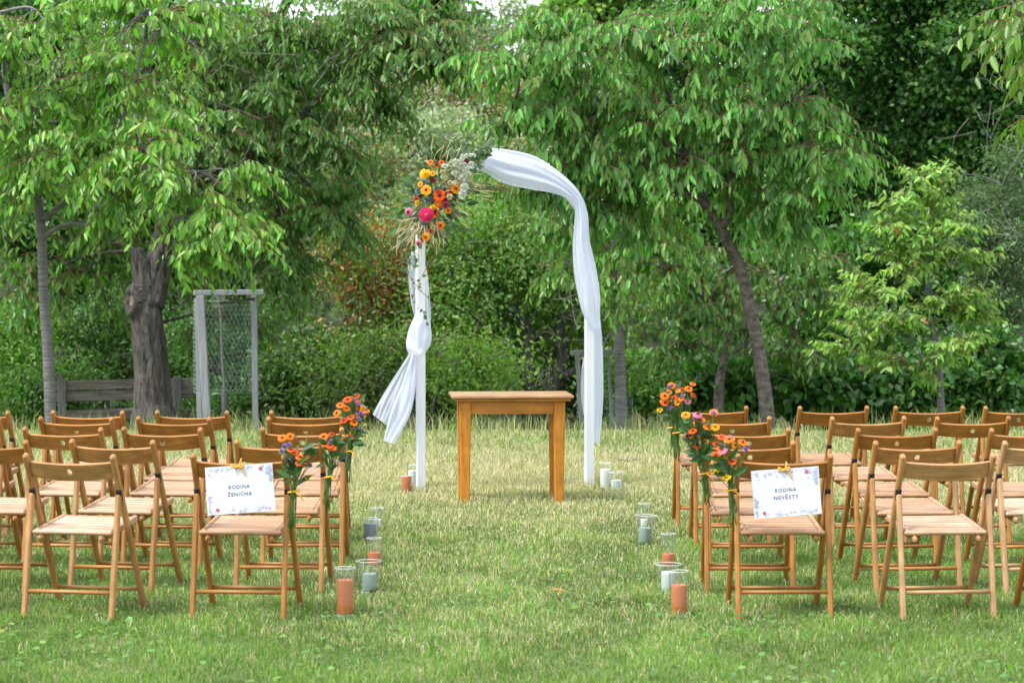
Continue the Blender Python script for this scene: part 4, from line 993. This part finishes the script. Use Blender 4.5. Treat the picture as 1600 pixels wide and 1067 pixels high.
# flower arrangement on the arch
def arrangement():
    t = thing('flower_arrangement', 'cascading arrangement of zinnias, dahlias, dried grasses and ivy on the arch corner', 'flowers', at(690, 320, 16.35))
    o0 = Vector(t.location)
    def Z(u, v, d=16.22): return at(620 + u / 5.34, 200 + v / 5.34, d) - o0
    fl = [('orange', 280, 287, 50), ('orange', 330, 312, 48), ('red_orange', 373, 290, 48), ('yellow_dahlia', 237, 382, 92), ('burgundy', 305, 438, 52), ('amber', 243, 517, 84), ('red_orange', 355, 562, 96), ('orange_dahlia', 352, 628, 78), ('amber', 495, 508, 80),
          ('magenta', 247, 725, 116), ('yellow', 172, 630, 52), ('yellow', 300, 668, 62), ('pink', 93, 700, 66), ('burgundy', 405, 640, 56), ('thistle', 355, 785, 48), ('orange', 365, 812, 60), ('amber', 240, 910, 66), ('pink', 180, 962, 52), ('thistle', 230, 455, 62), ('thistle', 180, 520, 60), ('thistle', 275, 602, 66),
          ('cream', 443, 460, 54), ('burgundy', 585, 275, 50), ('thistle', 155, 562, 40), ('thistle', 300, 540, 44), ('cream', 440, 575, 60), ('thistle', 385, 745, 36), ('thistle', 225, 795, 40), ('cream', 405, 420, 50), ('burgundy', 400, 600, 46), ('yellow', 435, 590, 34),
          ('white', 545, 420, 80), ('white', 560, 500, 90), ('white', 505, 310, 80), ('white', 545, 560, 84), ('white', 570, 370, 70), ('white', 400, 320, 60), ('white', 135, 850, 40), ('white', 480, 380, 60), ('white', 620, 300, 60), ('white', 640, 230, 50), ('amber', 300, 380, 46), ('rust', 320, 700, 60), ('orange', 430, 690, 50), ('rust', 160, 590, 50), ('lilac', 210, 690, 44), ('thistle', 330, 500, 56), ('thistle', 120, 620, 40), ('rust', 280, 860, 50), ('cream', 300, 830, 46), ('cream', 190, 850, 44), ('thistle', 250, 600, 50), ('amber', 195, 470, 44), ('rust', 440, 530, 50), ('cream', 520, 450, 50), ('cream', 380, 370, 50), ('yellow', 330, 740, 44), ('cream', 470, 340, 46)]
    for k, u, v, dia in fl:
        dd = 16.13 if k in ('white', 'cream') else 16.11 if k == 'magenta' else 16.15 + random.uniform(-.02, .04)
        flower(k, Z(u, v, dd), Vector(((u - 330) / 500 + random.uniform(-.15, .15), -1, -(v - 560) / 900 + .25)), dia / 5.34 / 2 * 16.2 / F * 1.1, t)
    for i in range(40):
        flower(random.choice(['cream', 'white', 'white']), Z(random.gauss(520, 55), random.gauss(380, 95), 16.13), Vector((.3, -1, .4)), random.uniform(.015, .03), t)
    for i in range(16):
        flower(random.choice(['cream', 'thistle', 'lilac']), Z(random.gauss(270, 90), random.gauss(700, 110), 16.22), Vector((-.1, -1, .1)), random.uniform(.010, .018), t)
    # foliage backing
    for i in range(340):
        v = random.uniform(210, 900); w = 170 if v > 330 else 110
        cx = 330 - (v - 560) * .22; u = cx + random.gauss(0, w * .72)
        dr = Vector(((u - cx) / 120 + random.gauss(0, .5), -.4, -(v - 520) / 300 + random.gauss(0, .6)))
        leaf(Z(u, v, 16.24 + random.uniform(-.04, .06)), dr, random.uniform(.05, .095), t, 3 if random.random() < .3 else None, 1.15)
    # dried grasses
    st, hd = [], []
    def spray(u0, v0, ua, va, n, spread, length):
        for i in range(n):
            p = np.array(Z(u0 + random.gauss(0, 48), v0 + random.gauss(0, 48), 16.24 + random.uniform(-.05, .03)))
            a = math.atan2(va, ua) + random.gauss(0, spread); L = length * random.uniform(.5, 1.15)
            e = p + np.array([math.cos(a) * L, 0, -math.sin(a) * L]) / 5.34 * 16.2 / F + np.array([0, random.uniform(-.08, .02), 0])
            c = curve_pts([p, (p + e) / 2 + np.array([random.gauss(0, .012), -.01, random.gauss(.006, .014)]), e], 4); st.append((c, .0009))
            q = c[-5:]; hd.append((q, [.0009, .0022, .0028, .0022, .0007]))
    spray(380, 470, 140, -150, 26, .6, 220); spray(420, 430, 200, -60, 22, .7, 180); spray(470, 420, 260, 90, 9, .2, 300); spray(420, 640, 160, 110, 10, .16, 210)
    spray(250, 760, -60, 200, 30, .5, 260); spray(300, 780, 60, 180, 24, .45, 200); spray(200, 780, -150, 240, 16, .3, 270); spray(350, 450, 60, -250, 16, .3, 340); spray(220, 300, -40, -150, 6, .2, 170); spray(470, 520, 260, 10, 12, .15, 300)
    cs = noise_mat('dried_grass', (.42, .34, .18), (.66, .56, .36), 40, .8)
    tag(link('dried_grass', tube_me('dried_grass', st + hd, 4, False), t, cs), kind='stuff')
    # ivy trails
    def vine(pts, nl, size, d=16.2, which=(3, 1, 3)):
        w = curve_pts([Z(u, v, d + random.uniform(-.02, .02)) for u, v in pts], 6)
        link('vine', tube_me('vine', [(w, .0022)], 5), t, M['vine_stem'])
        for i in range(nl):
            q = w[random.randrange(len(w))]; leaf(q + R.normal(0, .008, 3), (random.gauss(0, .7), -.3, random.gauss(-.3, .6)), size * random.uniform(.6, 1.2), t, random.choice(which), 1.9)
    vine([(330, 330), (150, 270), (110, 290)], 8, .034); vine([(200, 190), (330, 130), (470, 35), (590, 30)], 16, .03); vine([(480, 250), (560, 130), (620, 60), (590, 80), (450, 90)], 26, .036)
    vine([(470, 300), (600, 230), (700, 170), (830, 150)], 50, .045); vine([(560, 330), (640, 270), (700, 230), (740, 190)], 36, .05, 16.3); vine([(640, 170), (690, 250), (660, 340)], 22, .04, which=(0, 1, 3)); vine([(600, 180), (720, 220), (770, 200)], 16, .045, which=(0, 1, 3))
    vine([(120, 760), (50, 870), (40, 1000), (35, 1120), (60, 1180)], 20, .034); vine([(200, 960), (130, 1010), (180, 1080), (110, 1180)], 18, .04)
    def z2v(u, v): x, y = z2(u, v); return ((x - 620) * 5.34, (y - 200) * 5.34)
    vine([z2v(490, 60), z2v(400, 220), z2v(330, 340), z2v(270, 470), z2v(268, 540)], 12, .03, 16.3, (0, 1, 3)); vine([z2v(200, 230), z2v(250, 320), z2v(330, 430), z2v(420, 520), z2v(520, 660), z2v(570, 690)], 14, .028, 16.3, (1, 3, 3))
    vine([z2v(350, 600), z2v(370, 660), z2v(400, 720)], 8, .036, 16.3, (0, 1)); vine([z2v(180, 30), z2v(230, 140), z2v(260, 200)], 10, .045, 16.3)
arrangement()

# ------------------------------------------------------------------ candles in glass vases
def candle_set(px, base_py, gr, gh, wax, cr, chh, glass_lb, wax_lb, tilt=0.0, toff=0.0, d=None):
    d = d or 1.6 * F / (base_py - HOR); x = (px - 800) / F * d
    th = .0025
    g = thing('glass_vase', glass_lb, 'vase', (x, d, 0), 0, 'glass candle cylinders on the grass')
    g.rotation_euler = (0, tilt, 0)
    me = lathe_me('glass_wall', [(gr - th, .006), (gr - th, gh), (gr - th / 2, gh + .0015), (gr, gh), (gr, .0), ], 40); link('glass_wall', me, g, M['glass'])
    link('glass_base', lathe_me('glass_base', [(0, .006), (gr - th, .006), (gr, 0), (0, 0)], 40), g, M['glass'])
    link('rim', lathe_me('rim', [(gr - th * 1.1, gh), (gr - th * .5, gh + .003), (gr + .0006, gh), (gr - th * .5, gh - .002), (gr - th * 1.1, gh)], 40), g, M['rim'])
    if wax:
        c = thing('candle', wax_lb, 'candle', (x + toff, d, .0075), 0, 'pillar candles inside glass cylinders'); c.rotation_euler = (0, tilt * 1.4, 0)
        link('wax_body', lathe_me('wax_body', [(0, 0), (cr * .97, 0), (cr, .004), (cr, chh - .006), (cr * .95, chh), (cr * .7, chh - .003), (0, chh - .006)], 28), c, M[wax])
        link('wick', tube_me('wick', [([(0, 0, chh - .008), (.001, 0, chh + .004), (.003, 0, chh + .012)], .0012)], 5), c, M['wick'])
def rim_mat():
    m, nt, b = nodes_of('glass_rim'); b.inputs['Base Color'].default_value = (.85, .9, .9, 1); b.inputs['Roughness'].default_value = .08
    tp = N(nt, 'ShaderNodeBsdfTransparent'); mx = N(nt, 'ShaderNodeMixShader'); mx.inputs[0].default_value = .66
    nt.links.new(b.outputs[0], mx.inputs[1]); nt.links.new(tp.outputs[0], mx.inputs[2]); nt.links.new(mx.outputs[0], nt.nodes['Material Output'].inputs['Surface']); return m
M['rim'] = rim_mat()
candle_set(538, 963, .049, .222, 'terracotta', .038, .16, 'tall narrow glass cylinder beside the ŽENICHA sign chair', 'tall terracotta pillar candle beside the ŽENICHA sign chair')
candle_set(576, 925, .064, .152, 'sage', .036, .083, 'wide low glass cylinder on the groom side of the aisle', 'sage pillar candle in the wide glass on the groom side')
candle_set(584, 886, .043, .155, 'terracotta', .035, .07, 'glass cylinder with a stub of terracotta candle, groom side of aisle', 'short terracotta candle on the groom side of the aisle')
candle_set(578, 846, .045, .135, 'slate', .036, .098, 'glass cylinder holding a slate grey candle', 'slate grey pillar candle on the groom side of the aisle')
candle_set(589, 826, .044, .128, 'white_wax', .022, .05, 'glass cylinder just beyond the slate grey candle', 'small white candle just beyond the slate grey candle')
candle_set(1062, 963, .047, .207, 'terracotta', .037, .137, 'tall narrow glass cylinder beside the NEVĚSTY sign chair', 'tall terracotta pillar candle beside the NEVĚSTY sign chair')
candle_set(1045, 928, .068, .145, 'mint', .035, .10, 'wide glass cylinder holding a pale mint candle', 'pale mint pillar candle on the bride side of the aisle')
candle_set(1045, 890, .042, .19, 'terracotta', .034, .076, 'tall slim glass with a stub of terracotta candle, bride side of aisle', 'short terracotta candle on the bride side of the aisle')
candle_set(1007, 851, .062, .17, 'sage', .036, .092, 'wide tilted glass cylinder on the bride side of the aisle', 'tilted sage pillar candle on the bride side of the aisle', .06)
candle_set(1007, 826, .043, .155, 'white_wax', .022, .05, 'slim glass cylinder just beyond the tilted glass', 'small white candle just beyond the tilted glass')
candle_set(635, 768, .050, .115, 'terracotta', .037, .105, 'low wide glass beside the left foot of the arch', 'terracotta candle beside the left foot of the arch')
candle_set(645, 763, .042, .165, 'white_wax', .035, .12, 'tall glass against the left foot of the arch', 'white candle against the left foot of the arch', d=16.62)
candle_set(946, 764, .050, .19, 'white_wax', .036, .14, 'tall glass cylinder at the right foot of the arch', 'tall white candle at the right foot of the arch')
candle_set(963, 767, .055, .135, 'mint', .036, .072, 'low wide glass at the right foot of the arch', 'short pale candle at the right foot of the arch')

# ------------------------------------------------------------------ paper signs
def text_me(name, txt, size, space):
    cu = bpy.data.curves.new(name, 'FONT'); cu.body = txt; cu.size = size; cu.align_x = 'CENTER'; cu.space_character = space; cu.resolution_u = 3; cu.offset = .0005
    o = bpy.data.objects.new(name, cu); COL.objects.link(o); dg = bpy.context.evaluated_depsgraph_get()
    me = bpy.data.meshes.new_from_object(o.evaluated_get(dg)); bpy.data.objects.remove(o); bpy.data.curves.remove(cu); return me
def sign(word, px, py, d, label, seed):
    c = at(px, py, d); t = thing('paper_sign', label, 'sign', c, 0)
    t.rotation_euler = (rad(-4), rad(-4.2), 0)
    W, H = .155, .109
    def bend(x, z): return .006 * (x / W) ** 2 - .004 * (z / H) * (x / W)
    n, m = 13, 9; V = []; Fc = []
    for s in (0, 1):
        for j in range(m):
            for i in range(n):
                x = -W + 2 * W * i / (n - 1); z = -H + 2 * H * j / (m - 1); V.append((x, bend(x, z) + s * .0006, z))
    for s in (0, 1):
        b = s * n * m
        for j in range(m - 1):
            for i in range(n - 1):
                q = (b + j * n + i, b + j * n + i + 1, b + (j + 1) * n + i + 1, b + (j + 1) * n + i); Fc.append(q if s == 0 else q[::-1])
    link('sheet', me_from('sheet', V, Fc, True), t, M['paper'])
    for k, w in enumerate(('RODINA', word)):
        me = text_me('lettering', w, .0245, 1.2); z0 = .003 if k == 0 else -.0305
        xs_ = [v.co.x for v in me.vertices]; want = .098 if k == 0 else .114; fx = want / (max(xs_) - min(xs_)); cx_ = (max(xs_) + min(xs_)) / 2
        for v in me.vertices: v.co.x = (v.co.x - cx_) * fx
        for v in me.vertices: x, y = v.co.x, v.co.y; v.co = (x - .003, bend(x, y + z0) - .0008, y + z0)
        link('lettering', me, t, M['ink'])
    # printed watercolour border
    r = random.Random(seed); P, D_, L, C = [], [], [], []
    pal = [(.50, .43, .80), (.42, .54, .82), (.36, .62, .72), (.62, .46, .76), (.72, .52, .72), (.45, .62, .62), (.74, .60, .62), (.40, .44, .74)]
    def motif(x, z, sz): 
        for q in range(5):
            a = r.uniform(0, 6.28); P.append((x + r.gauss(0, .003), 0, z + r.gauss(0, .003))); D_.append((math.cos(a), 0, math.sin(a))); L.append(sz * r.uniform(.5, 1.2)); C.append(r.choice(pal))
    for i in range(50):
        x = r.uniform(-W + .01, W - .01); e = 1 - abs(x) / W; motif(x, H - .008 - abs(r.gauss(0, 1)) * (.006 + .018 * (abs(x) / W) ** 1.5) * (1 if x < .0 or x > .08 else .7), .011)
    for i in range(34): motif(W - .008 - abs(r.gauss(0, .007)), r.uniform(.03, H - .008), .010)
    for i in range(26): motif(-W + .008 + abs(r.gauss(0, .007)), r.uniform(-H + .008, -.02), .010)
    for i in range(36):
        x = r.uniform(-W + .01, W - .012); motif(x, -H + .007 + abs(r.gauss(0, .009)), .0095)
    P = np.array(P); P[:, 2] = np.clip(P[:, 2], -H + .006, H - .006); P[:, 0] = np.clip(P[:, 0], -W + .006, W - .006)
    P[:, 1] = [bend(x, z) - .0012 for x, _, z in P]
    D_ = np.array(D_); L = np.array(L); S = np.stack([-D_[:, 2], D_[:, 1] * 0, D_[:, 0]], 1)
    V = P[:, None] + D_[:, None] * (L[:, None] * np.array([-.5, 0, .5, 0]))[..., None] + S[:, None] * (L[:, None] * .22 * np.array([0, 1, 0, -1]))[..., None]
    V[:, :, 0] = np.clip(V[:, :, 0], -W, W); V[:, :, 2] = np.clip(V[:, :, 2], -H, H)
    V[:, :, 1] += (np.arange(len(V)) % 7)[:, None] * .00004
    tag(link('printed_border', me_np('printed_border', V, 1, 4, [(0, 1, 2, 3)], np.array(C)), t, M['petal']), kind='stuff')
    for x, z in ((.099, .088), (-.108, -.088)):
        bm = bmesh.new(); bmesh.ops.create_circle(bm, cap_ends=True, radius=.0085, segments=14, matrix=Matrix.Translation((x, bend(x, z) - .0019, z)) @ Matrix.Rotation(PI / 2, 4, 'X'))
        link('printed_blossom', me_bm('printed_blossom', bm), t, M['blossom'])
    b = [(curve_pts([(-.004, -.004, H - .006), (-.028, -.012, H + .006), (-.022, -.014, H - .008), (-.002, -.006, H - .006)], 5), .0042), (curve_pts([(-.004, -.004, H - .006), (.018, -.014, H + .004), (.02, -.012, H - .01), (.0, -.006, H - .006)], 5), .0042),
         (curve_pts([(0, -.006, H - .006), (.016, -.008, H - .022), (.03, -.006, H - .05)], 5), .0028), (curve_pts([(0, -.006, H - .006), (.01, .004, H + .018), (.012, .03, H + .03)], 5), .003)]
    link('ribbon_bow', tube_me('ribbon_bow', b, 5), t, M['ribbon'])
M['blossom'] = flat('printed_red', (.52, .10, .16))
sign('ŽENICHA', 375, 764, 10.235, 'white paper sign reading RODINA ŽENICHA with flower border', 3)
sign('NEVĚSTY', 1229, 769, 10.235, 'white paper sign reading RODINA NEVĚSTY with flower border', 4)

# ------------------------------------------------------------------ bench and tree guards
def bench():
    a = on_ground(72, 29.6); b = on_ground(300, 30.3); c = (a + b) / 2; ang = math.atan2(b.y - a.y, b.x - a.x); w = (b - a).length / 2
    t = thing('bench', 'weathered grey plank bench under the old cherry', 'bench', c + Vector((0, 0, .05)), ang)
    for z, y, h in ((.80, -.02, .13), (.655, -.035, .13)): link('back_plank', bar_me('back_plank', (-w, y, z), (w, y, z + .01), h, .035, side=(0, .15, 1), bev=.004), t, M['grey_plank'])
    for y in (.10, .25, .40): link('seat_plank', bar_me('seat_plank', (-w, y, .43), (w, y, .43), .13, .04, side=(0, 1, 0), bev=.004), t, M['grey_plank'])
    link('rail', bar_me('rail', (-w, -.045, .40), (w, -.045, .40), .09, .03, side=(0, 0, 1), bev=.004), t, M['grey_plank'])
    for x in (-w + .19, w - .22):
        link('leg', bar_me('leg', (x, -.09, -.05), (x, -.06, .90), .10, .05, bev=.005), t, M['grey_wood']); link('leg', bar_me('leg', (x, .38, -.05), (x, .38, .41), .10, .05, bev=.005), t, M['grey_wood'])
bench()
def hexwire(cx, cy, z0, z1, r, a0, a1, cell=.055):
    """hexagonal netting on part of a cylinder"""
    ps = []; n = int(abs(a1 - a0) * r / cell); m = int((z1 - z0) / cell)
    def P(i, z, ph): a = a0 + (a1 - a0) * (i + ph) / n; return (cx + r * math.cos(a), cy + r * math.sin(a), z)
    for i in range(n + 1):
        for off in (0, 1):
            pts = []
            for j in range(m * 2 + 1):
                k = (j // 2 + off) % 2; pts.append(P(i, z0 + j * cell / 2, .25 if k else -.25) if False else P(i, z0 + j * cell / 2, (.5 if ((j // 2) % 2) else 0) * (1 if off else -1)))
            ps.append((pts, .0013))
    for z in (z0, z1): ps.append(([P(i, z, 0) for i in range(n + 1)], .003))
    return ps
def guard():
    d = 26.5; g = on_ground(350, d); t = thing('tree_guard', 'grey timber tree guard frame with wire netting beside the bench', 'tree guard', g, 0)
    def L_(p): return Vector(p) - g
    def ps(nm, p0, p1, w=.085, k=.085): link(nm, bar_me(nm, L_(p0), L_(p1), w, k, bev=.006), t, M['pale_post'])
    ps('post', on_ground(325, d - .1), at(313, 462, d - .1), .088, .088); ps('post', on_ground(399, d + .2), at(397, 462, d + .2), .065, .065); ps('post', on_ground(312, d + .6), at(308, 466, d + .6), .06, .06)
    link('crossbar', bar_me('crossbar', L_(at(303, 457.5, d - .1)), L_(at(411, 456.5, d + .12)), .062, .10, side=(0, 0, 1), bev=.006), t, M['pale_post'])
    link('strap', bar_me('strap', L_(at(343, 474, d + .1)), L_(at(398, 467, d + .14)), .03, .01, side=(0, 0, 1), bev=0), t, M['black_metal'])
    c = at(351, 560, d + .25) - g; top = at(351, 470, d + .25).z - g.z; bot = at(351, 612, d + .25).z - g.z
    tag(link('wire_netting', tube_me('wire_netting', hexwire(c.x, c.y, bot, top, .37, 0, 2 * PI), 3, False), t, M['wire']), kind='stuff')
    s = thing('sapling', 'thin bare sapling stem inside the timber tree guard', 'sapling', on_ground(352, d + .25)); b = Vector(s.location)
    pts = [Vector((0, 0, 0))] + [at(px, py, d + .25) - b for px, py in ((350, 600), (347, 560), (345, 500), (342, 470), (333, 462))]
    link('trunk', tube_me('trunk', [(curve_pts(pts, 5), np.linspace(.018, .010, 26))], 8), s, M['bark_grey'])
    link('trunk_sleeve', tube_me('trunk_sleeve', [([Vector((0, 0, -.02)), at(350, 610, d + .25) - b], [.04, .036])], 10), s, M['tube'])
    d = 27.0; g2 = on_ground(950, d); t = thing('tree_guard', 'low timber stake guard with crossbar behind the right post of the arch', 'tree guard', g2, 0)
    def p2(nm, p0, p1, w): link(nm, bar_me(nm, Vector(p0) - g2, Vector(p1) - g2, w, w, bev=.006), t, M['grey_wood'])
    p2('post', on_ground(911, d - .3), at(902, 552, d - .3), .055); p2('post', on_ground(958, d + .5), at(951, 556, d + .5), .04)
    link('crossbar', bar_me('crossbar', at(892, 552, d - .3) - g2, at(967, 549, d - .1) - g2, .06, .07, side=(0, 0, 1), bev=.006), t, M['grey_wood'])
    c = on_ground(973, d) - g2
    tag(link('wire_netting', tube_me('wire_netting', hexwire(c.x, c.y, 0, .62, .125, 0, 2 * PI, .045), 3, False), t, M['wire']), kind='stuff')
    tag(link('wire_netting', tube_me('wire_netting', hexwire(c.x - .3, c.y, 0, .75, .25, PI, 2 * PI, .055), 3, False), t, M['wire']), kind='stuff')
guard()

# ------------------------------------------------------------------ small things on the grass
def ground_bits():
    # clover and plantain leaves in the near grass
    n = 3600; x = R.uniform(-3.4, 3.4, n); y = 8.3 + 3.6 * R.uniform(0, 1, n) ** 1.4
    k = vnoise(x, y, 2.6, 31) + R.normal(0, .25, n) > .18; x, y = x[k], y[k]; n = len(x)
    P = np.stack([x, y, R.uniform(.012, .04, n)], 1); a = R.uniform(0, 6.28, n)
    D = np.stack([np.cos(a), np.sin(a), R.uniform(-.1, .5, n)], 1); Nn = np.stack([R.normal(0, .3, n), R.normal(-.2, .3, n), np.ones(n)], 1)
    L = R.uniform(.018, .042, n); C = leaf_colours(n, (.10, .185, .055), .3, .05)
    tag(link('clover', leaves_me('clover', P, D, Nn, L, L * .9, C, True), None, M['leaf']), 'broad leaved clover and plantain among the near grass', 'clover', kind='stuff')
    t = thing('fallen_twig', 'fallen dry branched twig lying on the grass right of the arch', 'twig', at(985, 722, 18.4))
    pts = [((0, 0, 0), (-.12, 0, .03), (-.28, .05, .06)), ((0, 0, 0), (.08, .03, .05), (.10, .05, .12)), ((-.05, 0, .01), (-.02, .02, .07), (.0, .05, .10)), ((-.12, 0, .03), (-.16, .02, .0), (-.22, 0, .01)), ((.05, .02, .03), (.12, 0, .03), (.16, .03, .05))]
    t.location.z = .04; t.scale = (.62, .62, .62)
    link('twig_stem', tube_me('twig_stem', [(curve_pts(p, 4), np.linspace(.007, .003, 9)) for p in pts], 5), t, M['dead'])
    t = thing('fallen_leaf', 'single dry orange leaf lying in the aisle', 'leaf', (at(860, 936, 10.9).x, 10.95, .045))
    me = me_np('leaf_blade', T_NEAR[None] * np.array([.09, .05, .09]), 4, 7, F_NEAR, np.array([[.55, .27, .1]])); link('leaf_blade', me, t, M['leaf'])
ground_bits()
